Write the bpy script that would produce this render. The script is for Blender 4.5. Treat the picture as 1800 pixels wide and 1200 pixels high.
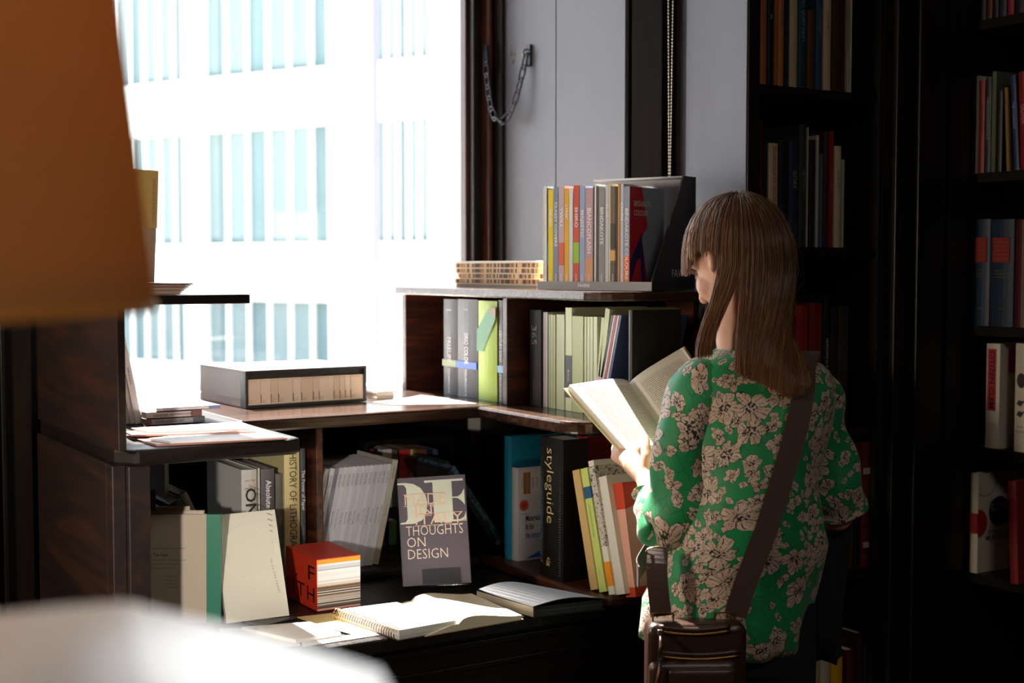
import bpy, bmesh, math, random
from mathutils import Vector, Matrix, Euler
random.seed(7)
PI = math.pi
for o in list(bpy.data.objects): bpy.data.objects.remove(o)
SC = bpy.context.scene
COL = SC.collection

# ---------------------------------------------------------------- camera
EYE = Vector((0, 0, 1.5)); F = 2400.0; YAW = math.radians(31.8); PITCH = math.atan(128 / 2400)
cd = bpy.data.cameras.new('camera'); cam = bpy.data.objects.new('camera', cd); COL.objects.link(cam)
cam.location = EYE; cam.rotation_euler = (PI/2 - PITCH, 0, -YAW)
cd.sensor_width = 36; cd.lens = 48; cd.clip_start = 0.05; cd.clip_end = 300
cd.dof.use_dof = True; cd.dof.focus_distance = 2.72; cd.dof.aperture_fstop = 3.3
SC.camera = cam
CR = cam.rotation_euler.to_matrix()
def ray(px, py): return CR @ Vector(((px-900)/F, (600-py)/F, -1))
def W(px, py, X=None, Y=None, z=None, D=None):
    d = ray(px, py)
    if X is not None: t = X/d.x
    elif Y is not None: t = Y/d.y
    elif z is not None: t = (z-1.5)/d.z
    else: t = D/math.hypot(1, 0) / (d.x*math.sin(YAW)+d.y*math.cos(YAW))
    return EYE + d*t
# ---------------------------------------------------------------- light
world = bpy.data.worlds.new('sky'); SC.world = world; world.use_nodes = True
bg = world.node_tree.nodes['Background']; bg.inputs[0].default_value = (0.80, 0.90, 1.0, 1); bg.inputs[1].default_value = 2.4
sd = bpy.data.lights.new('sun', 'SUN'); sd.energy = 50; sd.angle = math.radians(0.6); sd.color = (1, 0.94, 0.86)
sun = bpy.data.objects.new('sun', sd); COL.objects.link(sun)
sun.rotation_euler = Vector((0.02, -1, -1.35)).to_track_quat('-Z', 'Y').to_euler()
sun.location = (2, 8, 9)
pd = bpy.data.lights.new('window_portal', 'AREA'); pd.shape = 'RECTANGLE'; pd.size = 1.3; pd.size_y = 2.2
pd.cycles.is_portal = True
po = bpy.data.objects.new('window_portal', pd); COL.objects.link(po)
po.location = (1.3, 3.6, 2.25); po.rotation_euler = (-PI/2, 0, 0)
rd = bpy.data.lights.new('rear_fill_light', 'AREA'); rd.size = .9; rd.energy = 9; rd.color = (1, .93, .84)  # weak fill added behind the viewpoint to lift the blouse and bookcases
ro = bpy.data.objects.new('rear_fill_light', rd); COL.objects.link(ro); ro.location = (.6, -1.3, 3.33)
SC.view_settings.view_transform = 'Standard'; SC.view_settings.look = 'None'
SC.view_settings.exposure = 1.0; SC.view_settings.gamma = 1; SC.view_settings.use_curve_mapping = False
SC.cycles.use_denoising = True; SC.cycles.max_bounces = 10; SC.cycles.diffuse_bounces = 5
SC.cycles.sample_clamp_indirect = 25; SC.cycles.transparent_max_bounces = 12
SC.cycles.caustics_reflective = False; SC.cycles.caustics_refractive = False

# ---------------------------------------------------------------- colour and node helpers
def lin(c):
    if isinstance(c, str):
        c = c.lstrip('#'); c = [int(c[i:i+2], 16)/255 for i in (0, 2, 4)]
    return tuple((v/12.92 if v <= .04045 else ((v+.055)/1.055)**2.4) for v in c[:3]) + (1,)
class S:                       # a socket with arithmetic
    def __init__(s, nt, sock): s.nt, s.s = nt, sock
    def op(s, kind, *a, clamp=False):
        n = s.nt.nodes.new('ShaderNodeMath'); n.operation = kind; n.use_clamp = clamp
        for i, v in enumerate((s,)+a):
            if isinstance(v, S): s.nt.links.new(v.s, n.inputs[i])
            else: n.inputs[i].default_value = v
        return S(s.nt, n.outputs[0])
    def __add__(s, o): return s.op('ADD', o)
    def __sub__(s, o): return s.op('SUBTRACT', o)
    def __mul__(s, o): return s.op('MULTIPLY', o)
    def __lt__(s, o): return s.op('LESS_THAN', o)
    def __gt__(s, o): return s.op('GREATER_THAN', o)
class NM:
    def __init__(s, name, rough=.5, metal=0, spec=.5):
        s.m = bpy.data.materials.new(name); s.m.use_nodes = True; s.nt = s.m.node_tree
        s.b = s.nt.nodes['Principled BSDF']; s.b.inputs['Roughness'].default_value = rough
        s.b.inputs['Metallic'].default_value = metal; s.b.inputs['Specular IOR Level'].default_value = spec
    def node(s, t, **k):
        n = s.nt.nodes.new(t)
        for a, v in k.items(): setattr(n, a, v)
        return n
    def link(s, a, b): s.nt.links.new(a.s if isinstance(a, S) else a, b)
    def coord(s, kind='Object', scale=(1, 1, 1), rot=(0, 0, 0), loc=(0, 0, 0)):
        t = s.node('ShaderNodeTexCoord'); m = s.node('ShaderNodeMapping')
        s.link(t.outputs[kind], m.inputs[0]); m.inputs['Scale'].default_value = scale
        m.inputs['Rotation'].default_value = rot; m.inputs['Location'].default_value = loc
        return m.outputs[0]
    def noise(s, vec, scale=5, detail=4, rough=.5, dist=0, out='Fac'):
        n = s.node('ShaderNodeTexNoise'); s.link(vec, n.inputs['Vector'])
        n.inputs['Scale'].default_value = scale; n.inputs['Detail'].default_value = detail
        n.inputs['Roughness'].default_value = rough; n.inputs['Distortion'].default_value = dist
        return S(s.nt, n.outputs[out])
    def xyz(s, vec):
        n = s.node('ShaderNodeSeparateXYZ'); s.link(vec, n.inputs[0]); return [S(s.nt, o) for o in n.outputs]
    def ramp(s, fac, stops):
        n = s.node('ShaderNodeValToRGB'); s.link(fac, n.inputs[0]); e = n.color_ramp.elements
        while len(e) < len(stops): e.new(.5)
        for i, (p, c) in enumerate(stops): e[i].position = p; e[i].color = lin(c)
        return S(s.nt, n.outputs[0])
    def mix(s, fac, a, b):
        n = s.node('ShaderNodeMix', data_type='RGBA')
        for i, v in ((0, fac), (6, a), (7, b)):
            if isinstance(v, S): s.link(v, n.inputs[i])
            elif i == 0: n.inputs[0].default_value = v
            else: n.inputs[i].default_value = lin(v)
        return S(s.nt, n.outputs[2])
    def color(s, c):
        if isinstance(c, S): s.link(c, s.b.inputs['Base Color'])
        else: s.b.inputs['Base Color'].default_value = lin(c)
    def bump(s, h, strength=.3, dist=.001):
        n = s.node('ShaderNodeBump'); s.link(h, n.inputs['Height']); n.inputs['Strength'].default_value = strength
        n.inputs['Distance'].default_value = dist; s.link(n.outputs[0], s.b.inputs['Normal'])
_mc = {}
def M(c, rough=.55, metal=0, grain=0, spec=.5):
    k = (c, rough, metal, grain, spec)
    if k not in _mc:
        m = NM('paint_'+str(c).lstrip('#'), rough, metal, spec)
        v = m.coord(); n = m.noise(v, 40, 3)
        base = lin(c); m.color(c)
        r = m.node('ShaderNodeMapRange'); m.link(n, r.inputs[0]); r.inputs[3].default_value = max(0, rough-.06); r.inputs[4].default_value = min(1, rough+.06)
        m.link(r.outputs[0], m.b.inputs['Roughness'])
        if grain: m.bump(m.noise(v, 600, 2), grain, .0005)
        _mc[k] = m.m
    return _mc[k]
def wood(name, dark, mid, light, axis='z', rough=.38, scale=1.0, spec=.5):
    m = NM(name, rough, spec=spec)
    sc = {'x': (1.2, 14, 14), 'y': (14, 1.2, 14), 'z': (14, 14, 1.2)}[axis]
    v = m.coord('Object', tuple(a*scale for a in sc))
    n1 = m.noise(v, 1.6, 6, .62, 1.6); n2 = m.noise(v, 9, 3, .6, .4)
    f = n1*0.75 + n2*0.25
    m.color(m.ramp(f, [(.32, dark), (.5, mid), (.68, light)]))
    m.bump(n2, .15, .0008)
    return m.m
WOOD_X = wood('rosewood_x', '1a0c08', '3f1d12', '6b3420', 'x')
WOOD_Y = wood('rosewood_y', '1a0c08', '43200f', '703a22', 'y')
WOOD_Z = wood('rosewood_z', '1a0c08', '3d1b12', '643122', 'z')
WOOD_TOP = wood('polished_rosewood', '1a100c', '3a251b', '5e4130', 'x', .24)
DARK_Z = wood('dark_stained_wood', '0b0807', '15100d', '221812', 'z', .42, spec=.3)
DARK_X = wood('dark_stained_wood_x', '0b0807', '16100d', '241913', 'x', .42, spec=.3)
BROWNF = wood('worn_brown_frame', '1c100b', '35190f', '5a2b1a', 'z', .4)
def grey_paint():
    m = NM('old_grey_paint', .45); v = m.coord()
    a = m.noise(m.coord('Object', (3, 3, .8)), 2.2, 6, .6); b = m.noise(v, 40, 4, .7)
    base = m.mix(a, '4a4850', '5a5860')
    m.color(m.mix((b > .72)*.35, base, '5a5659')); m.bump(a*.6+b*.4, .25, .002)
    return m.m
GREY = grey_paint()
PAPER = None
def page_edge(c1, c2, axis=0, freq=900):
    m = NM('page_edges', .8); v = m.coord()
    x = m.xyz(v)[axis]
    n = m.node('ShaderNodeTexWhiteNoise', noise_dimensions='1D'); m.link((x*freq).op('FLOOR'), n.inputs['W'])
    m.color(m.mix(S(m.nt, n.outputs[0]), c1, c2)); return m.m
PAGES = page_edge('d9d2c2', 'f0ebdf'); PAGES_OLD = page_edge('b9a988', 'd9cbb0'); PAGES_WHITE = page_edge('dcdcdc', 'f5f5f3')
PAGES_Z = page_edge('d9d2c2', 'f0ebdf', 2)

# ---------------------------------------------------------------- mesh helpers
class MB:
    def __init__(s): s.v, s.f, s.mi, s.uv = [], [], [], {}
    def add(s, vs, fs, mi=0, mtx=None, uvs=None):
        b = len(s.v)
        s.v += [tuple(mtx @ Vector(v)) if mtx else tuple(v) for v in vs]
        for i, f in enumerate(fs):
            if uvs: s.uv[len(s.f)] = uvs[i]
            s.f.append(tuple(b+j for j in f)); s.mi.append(mi)
        return s
    def box(s, x0, x1, y0, y1, z0, z1, mi=0, mtx=None):
        vs = [(x, y, z) for z in (z0, z1) for y in (y0, y1) for x in (x0, x1)]
        return s.add(vs, [(0, 2, 3, 1), (4, 5, 7, 6), (0, 1, 5, 4), (2, 6, 7, 3), (0, 4, 6, 2), (1, 3, 7, 5)], mi, mtx)
    def prism(s, pts, z0, z1, mi=0, mtx=None):
        n = len(pts); vs = [(x, y, z0) for x, y in pts] + [(x, y, z1) for x, y in pts]
        fs = [tuple(range(n))[::-1], tuple(range(n, 2*n))] + [(i, (i+1) % n, n+(i+1) % n, n+i) for i in range(n)]
        return s.add(vs, fs, mi, mtx)
    def loft(s, rings, mi=0, caps=True, closed=True, mtx=None, uv=None):
        n = len(rings[0]); vs = [p for r in rings for p in r]; fs = []; us = []
        for i in range(len(rings)-1):
            for j in range(n if closed else n-1):
                k = (j+1) % n
                fs.append((i*n+j, i*n+k, (i+1)*n+k, (i+1)*n+j))
                if uv: us.append((uv(i, j), uv(i, j+1), uv(i+1, j+1), uv(i+1, j)))
        if caps and closed:
            fs.append(tuple(range(n))[::-1]); fs.append(tuple(range((len(rings)-1)*n, len(rings)*n)))
            if uv: us += [tuple((0, 0) for _ in range(n))]*2
        return s.add(vs, fs, mi, mtx, us if uv else None)
    def tube(s, path, r, n=8, mi=0, mtx=None, closed=False):
        P = [Vector(p) for p in path]; rings = []; L = len(P); up = None
        for i, p in enumerate(P):
            a, b = (P[(i-1) % L], P[(i+1) % L]) if closed else (P[max(i-1, 0)], P[min(i+1, L-1)])
            t = (b-a).normalized()
            if up is None: up = t.orthogonal().normalized()
            up = (up - t*up.dot(t)).normalized(); sd_ = t.cross(up)
            rr = r[i] if isinstance(r, (list, tuple)) else r
            rings.append([p + up*math.cos(2*PI*k/n)*rr + sd_*math.sin(2*PI*k/n)*rr for k in range(n)])
        if closed: rings.append(rings[0]); return s.loft(rings, mi, False, mtx=mtx)
        return s.loft(rings, mi, mtx=mtx)
    def lathe(s, prof, n=32, mi=0, mtx=None, caps=True):
        return s.loft([[(r*math.cos(2*PI*k/n), r*math.sin(2*PI*k/n), z) for k in range(n)] for r, z in prof], mi, caps, mtx=mtx)
    def build(s, name, mats, parent=None, smooth=False, bevel=0, loc=None):
        me = bpy.data.meshes.new(name); me.from_pydata(s.v, [], s.f); 
        if not isinstance(mats, (list, tuple)): mats = [mats]
        for m in mats: me.materials.append(m)
        me.polygons.foreach_set('material_index', s.mi)
        if s.uv:
            ul = me.uv_layers.new(name='UVMap')
            for i, us in s.uv.items():
                for k, li in enumerate(me.polygons[i].loop_indices): ul.data[li].uv = us[k]
        if smooth: me.polygons.foreach_set('use_smooth', [True]*len(me.polygons))
        me.update()
        o = bpy.data.objects.new(name, me); COL.objects.link(o)
        if parent: o.parent = parent
        if loc: o.location = loc
        if bevel:
            b = o.modifiers.new('bevel', 'BEVEL'); b.width = bevel; b.segments = 2; b.limit_method = 'ANGLE'; b.angle_limit = math.radians(40)
        return o
def tag(o, label, cat, group=None, kind=None):
    o['label'] = label; o['category'] = cat
    if group: o['group'] = group
    if kind: o['kind'] = kind
    return o
def struct(o): o['kind'] = 'structure'; return o
def empty(name, loc=(0, 0, 0), rot=(0, 0, 0)):
    o = bpy.data.objects.new(name, None); COL.objects.link(o); o.location = loc; o.rotation_euler = rot
    o.empty_display_size = .02
    return o
def text_data(s, size, align='CENTER', bold=0.0, sx=1.0, spacing=1.0, depth=0.0):
    c = bpy.data.curves.new('t', 'FONT'); c.body = s; c.size = size; c.align_x = align; c.align_y = 'CENTER'
    c.offset = bold*size; c.space_character = spacing; c.extrude = depth; c.resolution_u = 2
    o = bpy.data.objects.new('t', c)
    me = bpy.data.meshes.new_from_object(o)
    vs = [Vector((v.co.x*sx, v.co.y, v.co.z)) for v in me.vertices]; fs = [tuple(p.vertices) for p in me.polygons]
    bpy.data.objects.remove(o); bpy.data.curves.remove(c); bpy.data.meshes.remove(me)
    return vs, fs
def frame(origin, xa, ya):
    xa, ya = Vector(xa).normalized(), Vector(ya).normalized(); za = xa.cross(ya)
    m = Matrix((xa, ya, za)).transposed().to_4x4(); m.translation = Vector(origin); return m
def put_text(mb, s, size, origin, xa, ya, mi=0, fit=None, **k):
    vs, fs = text_data(s, size, **k)
    if not vs: return
    if fit:
        w = max(v.x for v in vs)-min(v.x for v in vs)
        if w > 0: vs = [Vector((v.x*fit/w, v.y, v.z)) for v in vs]
    mb.add(vs, fs, mi, frame(origin, xa, ya))

# ---------------------------------------------------------------- books
TEXT_AX = {'down': ((0, 0, -1), (1, 0, 0)), 'up': ((0, 0, 1), (-1, 0, 0)), 'flat': ((1, 0, 0), (0, 0, 1))}
def book(loc, t, h, d, c, label, yaw=0, lean=0, tilt=0, rot=None, texts=(), bands=(), pages=None, soft=True,
         group=None, name='book', face=(), rough=.45, cat='book', top_shape=None, marks=None, curve=0.0, cmat=None):
    """spine faces local -y, stands on z=0; lean tips it sideways about its own y axis"""
    r = empty(name, loc)
    if rot is not None: r.rotation_euler = rot
    else: r.rotation_euler = (Matrix.Rotation(yaw, 3, 'Z') @ Matrix.Rotation(lean, 3, 'Y') @ Matrix.Rotation(tilt, 3, 'X')).to_euler()
    tag(r, label, cat, group)
    w = .0012 if soft else .0026; lap = .0004 if soft else .003
    n = 5; b = curve if curve else (.0 if soft else min(.004, t*.12))
    arc = [(-t/2 + t*i/n, -b*math.sin(PI*i/n)) for i in range(n+1)] if b else [(-t/2, 0), (t/2, 0)]
    pts = [(-t/2, d)] + arc + [(t/2, d), (t/2-w, d)] + [(t/2-w, w+.0005), (-t/2+w, w+.0005)] + [(-t/2+w, d)]
    cm = cmat or M(c, rough)
    mats = [cm]; mb = MB(); mb.prism(pts, 0, h)
    for (z0, z1, bc) in bands:
        mats.append(M(bc, rough)); mb.box(-t/2-.0003, t/2+.0003, -b-.0005, .004 if len(bands) else d, z0, z1, len(mats)-1)
    cov = mb.build('cover', mats, r)
    if t > 2*w+.0008:
        p = MB(); p.box(-t/2+w+.0001, t/2-w-.0001, w+.0007, d-lap-.0005, lap, h-lap); p.build('page_block', pages or PAGES, r)
    if texts:
        tm = {}; order = []
        q = MB()
        for tx in texts:
            s, size, mode, x, z, col = tx[:6]; kw = tx[6] if len(tx) > 6 else {}
            if col not in order: order.append(col)
            mi = order.index(col)
            if mode in TEXT_AX: xa, ya = TEXT_AX[mode]; org = (x, -b-.0009, z)
            elif mode == 'right': xa, ya, org = (0, 1, 0), (0, 0, 1), (t/2+.0007, x, z)
            elif mode == 'left': xa, ya, org = (0, -1, 0), (0, 0, 1), (-t/2-.0007, x, z)
            put_text(q, s, size, org, xa, ya, mi, **kw)
        q.build('title', [M(k, .4) for k in order], cov)
    if marks: marks(cov, t, h, d, b)
    return r
# ---------------------------------------------------------------- the room
def sbox(name, x0, x1, y0, y1, z0, z1, m, bevel=0):
    return struct(MB().box(x0, x1, y0, y1, z0, z1).build(name, m, bevel=bevel))
FLOORM = wood('floor_boards', '120b08', '26170f', '3a2416', 'y', .35)
WALLM = M('3a332e', .8); CEILM = M('8a8278', .9)
sbox('floor', -3.2, 4.4, -3.2, 3.7, -.1, 0, FLOORM)
sbox('ceiling', -3.2, 4.4, -3.2, 3.3, 3.4, 3.5, CEILM)
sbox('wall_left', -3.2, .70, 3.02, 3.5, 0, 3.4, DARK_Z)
sbox('wall_far_left', -3.2, -3.1, -3.2, 3.02, 0, 3.4, WALLM)
sbox('wall_rear', -3.1, 4.4, -3.2, -3.1, 0, 3.4, WALLM)
sbox('wall_right', 3.1, 3.2, -3.1, 2.6, 0, 3.4, WALLM)
# window wall: below the sill, above the head, stone jambs outside
STONE = NM('pale_stone', .85); _v = STONE.coord(); STONE.color(STONE.mix(STONE.noise(_v, 9, 6, .7), 'd6ccbe', 'efe8dc')); STONE.bump(STONE.noise(_v, 60, 4), .5, .002); STONE = STONE.m
WX0, WX1, WTOP = .70, 1.925, 3.3
sbox('wall_window', .66, 2.0, 3.42, 3.5, 0, 1.15, DARK_X)
sbox('wall_window_head', .66, 2.0, 3.3, 3.5, WTOP, 3.4, DARK_X)
sbox('trim_1', WX0, WX1, 3.5, 3.72, 1.0, 1.155, STONE)
struct(MB().prism([(1.952, 3.375), (2.3, 3.375), (2.3, 3.52), (1.928, 3.52)], .2, 3.6).build('trim_2', STONE))
sbox('trim_3', .3, WX0, 3.46, 3.5, .2, 3.6, STONE)
sbox('trim_4', WX0, WX1, 3.5, 3.6, WTOP, 3.6, STONE)
# the window itself
gl = NM('window_glass'); nt = gl.nt
tr = gl.node('ShaderNodeBsdfTransparent'); gs = gl.node('ShaderNodeBsdfGlossy'); gs.inputs['Roughness'].default_value = .02
fr = gl.node('ShaderNodeFresnel'); fr.inputs[0].default_value = 1.45; mx = gl.node('ShaderNodeMixShader')
gl.link(S(nt, fr.outputs[0])*.7, mx.inputs[0]); gl.link(tr.outputs[0], mx.inputs[1]); gl.link(gs.outputs[0], mx.inputs[2])
nt.links.new(mx.outputs[0], nt.nodes['Material Output'].inputs[0])
win = struct(empty('window_1', (1.3, 3.355, 1.2)))
mb = MB(); mb.box(-.60, .625, .0, .006, -.019, 2.10); mb.build('window_pane', gl.m, win)
mb = MB()
mb.box(-.64, -.60, -.03, .05, -.02, 2.14); mb.box(-.64, .63, -.03, .05, 2.08, 2.14)
mb.build('window_frame', BROWNF, win)
# moulded dark frame between glass and grey wall (px 825-885)
mb = MB()
xs = [(1.918, 1.929, 3.34), (1.929, 1.940, 3.315), (1.940, 1.963, 3.33), (1.963, 1.975, 3.29), (1.975, 1.987, 3.305), (1.987, 2.0, 3.26)]
for a, b, y in xs: mb.box(a, b, y, 3.372, 1.1, 3.4, 1 if a in (1.918, 1.963) else 0)
fm = struct(mb.build('trim_5', [DARK_Z, BROWNF], bevel=.002))
# grey boarded wall, X = 2.0
def yx(px, py=300, X=2.0): return W(px, py, X=X).y
y_end, y_p2, y_seam2, y_pb, y_pa, y_seam = yx(1311), yx(1204), yx(1190), yx(1186), yx(1103), yx(977)
mb = MB()
mb.box(2.0, 2.035, y_seam+.0015, 3.5, 0, 3.4); mb.box(2.0, 2.035, y_pa-.01, y_seam-.0015, 0, 3.4)
mb.box(2.008, 2.035, y_seam-.004, y_seam+.004, 0, 3.4, 1)
mb.box(2.004, 2.035, y_p2, y_pb+.01, 0, 3.4); mb.box(2.0, 2.035, y_end, y_p2-.002, 0, 3.4)
struct(mb.build('wall_grey', [GREY, M('0c0a0a', .9)], bevel=.0012))
# dark pilaster on the grey wall (px 1100-1186)
mb = MB(); L = y_pa-y_pb
for a, b, x in ((0, .12, 1.99), (.12, .2, 1.975), (.2, .3, 1.985), (.3, .94, 1.97), (.94, 1.0, 1.985)):
    mb.box(x, 2.01, y_pa-L*b, y_pa-L*a, 1.1, 3.4)
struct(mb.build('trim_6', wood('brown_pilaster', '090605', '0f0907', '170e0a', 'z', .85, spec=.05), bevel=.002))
# wall mass between bay and main room, pilaster 1545-1700
mb = MB()
YM = 2.26
XR = 2.72
xc0 = W(1548, 500, Y=YM).x
mb.box(xc0, XR+.3, YM, 2.62, 0, 3.4)
mb.box(2.0, xc0, 2.56, 2.62, 0, 3.4); 
mb.box(xc0+.03, xc0+.05, YM-.015, YM, 0, 3.4); mb.box(xc0+.10, xc0+.19, YM-.02, YM, 0, 3.4); mb.box(xc0+.215, xc0+.235, YM-.012, YM, 0, 3.4)
struct(mb.build('wall_main', DARK_Z, bevel=.003))
mb = MB()                                   # left dark pilaster and panelled door, px 0-70
for (a, b, y) in ((.655, .60, 2.99), (.60, .59, 2.975), (.575, .56, 2.97), (.56, .50, 2.985), (.50, .48, 2.965)): mb.box(b, a, y, 3.03, 0, 3.3)
struct(mb.build('trim_7', DARK_Z, bevel=.002))
cb = empty('wall_cabinet', (.3, 2.98, .9))
mb = MB(); mb.box(-.2, .17, .0, .035, -.9, 1.1); mb.build('side_panel', DARK_Z, cb)
mb = MB(); mb.box(-.2, .15, -.02, .0, -.85, -.1); mb.box(-.2, .15, -.02, 0, .0, 1.05); mb.build('door', WOOD_Z, cb, bevel=.004)
mb = MB(); mb.box(-.15, .125, -.03, -.02, .03, .06); mb.box(-.15, .125, -.03, -.02, .30, .33); mb.build('rail', M('6b604c', .5), cb)
tag(cb, 'dark wooden cabinet with pale rails at the far left behind the lamp', 'cabinet')

# ---------------------------------------------------------------- outside
FW = NM('white_facade', .8); _v = FW.coord(); FW.color(FW.mix(FW.noise(_v, 3, 4), 'e6e6e4', 'f6f6f4')); FW = FW.m
OG = NM('office_glass', .6, spec=.15); _v = OG.coord('Object', (1, 1, .25)); OG.color(OG.mix(OG.noise(_v, 1.3, 3), '4c5f63', '74888a')); OG = OG.m
CURT = M('6c7c7e', .8)
fb = W(420, 472, D=24); fdir = Vector((-.448, .894, 0)); fang = math.atan2(-fdir.y, -fdir.x)   # local +x runs to the right (nearer)
fac = empty('office_building', (fb.x, fb.y, 0), (0, 0, fang))
fdx = Vector((math.cos(fang), math.sin(fang), 0)); fn = Vector((-fdx.y, fdx.x, 0))  # local +y
def fx(px):    # local x on the facade for a pixel column
    d = ray(px, 472); d.z = 0; p = Vector((fb.x, fb.y, 0))
    # solve t*d = p + s*fdx
    det = d.x*(-fdx.y) + fdx.x*d.y
    s_ = (d.x*p.y - d.y*p.x)/det if abs(det) > 1e-9 else 0
    return s_
def fz(py): return W(420, py, D=24).z
side = 1 if (EYE-Vector((fb.x, fb.y, 1.5))).dot(fn) > 0 else -1
z_w = [(fz(640), fz(523)), (fz(429), fz(226))]
per = (fz(137)-fz(429)); 
z_w.append((fz(137), fz(137)+z_w[1][1]-z_w[1][0])); z_w.append((fz(137)+per, fz(137)+per+z_w[1][1]-z_w[1][0]))
colx = [(fx(-60), fx(-10)), (fx(120), fx(190)), (fx(341), fx(372)), (fx(594), fx(668)), (fx(782), fx(830)), (fx(960), fx(1010))]
colx = [tuple(sorted(c)) for c in colx]
XL, XRr = min(fx(-400), fx(1100)), max(fx(-400), fx(1100))
mb = MB(); zs = [(-.6, z_w[0][0]), (z_w[0][1], z_w[1][0]), (z_w[1][1], z_w[2][0]), (z_w[2][1], z_w[3][0]), (z_w[3][1], z_w[3][1]+1.2)]
for a, b in zs: mb.box(XL, XRr, -.25*1, .25, a, b)
for a, b in colx: mb.box(a, b, -.24, .24, -.6, z_w[3][1]+.5)
mb.box(XL, XRr, -side*1.5-.05, -side*1.5+.05, -.6, z_w[3][1]+1.2)
mb.build('wall', FW, fac)
gy = 0
edges = sorted(colx)
for zi, (z0, z1) in enumerate(z_w):
    for i in range(len(edges)-1):
        a, b = edges[i][1], edges[i+1][0]
        if b-a < .2: continue
        w_ = MB().box(a, b, -.03, .03, z0, z1).build('window', OG, fac)
        for f0, f1 in ((.0, .10), (.14, .30), (.48, .86)): MB().box(a+(b-a)*f0, a+(b-a)*f1, side*.031, side*.05, z0+.1, z1-.02).build('curtain', CURT, w_)
        mb = MB()
        for k in range(1, 6): mb.box(a+(b-a)*k/6-.03, a+(b-a)*k/6+.03, side*.05, side*.10, z0, z1)
        mb.box(a, b, side*.05, side*.09, z1-.05, z1); mb.build('mullions', FW, w_)
tag(fac, 'blurred white office block with bands of pale windows across the street', 'building')
pave = NM('street_paving', .9); pave.color(pave.mix(pave.noise(pave.coord(), 2, 4), '8b8884', 'a5a29d')); 
struct(MB().box(-30, 40, 3.9, 60, -.8, -.55).build('ground', pave.m))
pp = W(661, 500, D=11.5)
mb = MB(); mb.lathe([(.06, -.6), (.06, -.2), (.035, -.15), (.031, 5.2), (.028, 5.3)], 16, mtx=Matrix.Translation((pp.x, pp.y, 0)))
tag(mb.build('lamp_post', M('6f6b85', .5)), 'thin grey street post standing outside the window', 'post')
br = NM('pale_brick', .9); bt = br.node('ShaderNodeTexBrick'); br.link(br.coord('Object', (1, 1, 1), (PI/2, 0, 0)), bt.inputs['Vector'])
bt.inputs['Scale'].default_value = 5; bt.inputs['Color1'].default_value = lin('c9b3a2'); bt.inputs['Color2'].default_value = lin('b89c8a'); bt.inputs['Mortar'].default_value = lin('e8e2da')
br.link(bt.outputs[0], br.b.inputs['Base Color'])
bp = W(680, 525, D=14); 
bw = MB().box(0, 3.2, 0, .3, -.6, bp.z).box(-.05, 3.25, -.05, .35, bp.z, bp.z+.08, 1).build('brick_wall', [br.m, M('e6e2dc', .8)], loc=(W(650, 525, D=14).x, W(650, 525, D=14).y, 0)); bw.rotation_euler.z = -YAW
tag(bw, 'low pale brick garden wall outside to the right of the street post', 'wall')

# ---------------------------------------------------------------- the shelving in the bay
ZB, ZM, ZT = .82, 1.18, 1.452      # lower board top, sill shelf top, upper shelf top
# radiator casing with black worn top (counter)
def worn_black():
    m = NM('worn_black_paint', .4); v = m.coord('Object', (1, 1, 1))
    a = m.noise(v, 22, 8, .75); b = m.noise(m.coord('Object', (4, 1, 1)), 30, 5, .7)
    c = m.mix((a > .60), '141210', '4a3a2e'); m.color(c)
    m.link((b*.4)+.18, m.b.inputs['Roughness']); m.bump(a, .5, .003); return m.m
BLK = worn_black()
cas = empty("radiator_casing", (1.2, 2.3, 0))
mb = MB(); mb.box(-.46, .79, .06, .5, .770, .799)
mb.prism([(-.46, 0), (.45, 0), (.5, .05), (.5, .06), (-.46, .06)], .770, .80)
mb.build('counter_top', BLK, cas, bevel=.006)
mb = MB(); mb.box(-.46, .48, .03, .05, .58, .768); mb.box(-.46, .48, .022, .05, .745, .758); mb.box(-.46, .48, .025, .05, .70, .712); mb.box(-.46, .48, .03, .05, 0, .12)
mb.box(-.46, .48, .06, .09, .12, .58, 1); mb.box(.46, .79, .06, .55, 0, .768)
mb.build('front_panel', [DARK_X, M('050404', .9)], cas, bevel=.002)
GR = M('55524e', .4)
mb = MB()
for k in range(12):
    z = .125+k*.036
    mb.box(-.46, .46, .035, .046, z, z+.019)
for k in range(9): mb.box(-.46+k*.118, -.46+k*.118+.012, .0325, .048, .12, .58)
mb.build('grille', GR, cas)
tag(cas, 'long black radiator casing with slotted grille and worn top under the window', 'radiator cover')

unit = empty('corner_shelving', (1.3, 2.75, 0))
def U(mb, x0, x1, y0, y1, z0, z1, mi=0): return mb.box(x0-1.3, x1-1.3, y0-2.75, y1-2.75, z0, z1, mi)
YW = 2.735; XRf = 1.60; XLf = 1.02
BE = .006
# bottom boards
mb = MB(); U(mb, XLf, 1.62, YW+.02, 3.38, .80, ZB); mb.build('bottom_board', DARK_X, unit, bevel=BE)
def rboard(x0, x1, y0, y1, z0, z1, rad, front_lip=0):
    pts = [(x1, y1), (x0, y1), (x0, y0+rad)]
    for k in range(1, 7): a = PI + k*PI/12; pts.append((x0+rad+rad*math.cos(a), y0+rad+rad*math.sin(a)))
    pts.append((x1, y0)); pts = [(x-1.3, y-2.75) for x, y in pts]
    return MB().prism(pts[::-1] if False else pts, z0, z1)
rboard(1.625, 1.998, 2.265, 2.755, .80, ZB, .03).build('bottom_board', WOOD_Y, unit, bevel=BE)
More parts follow.
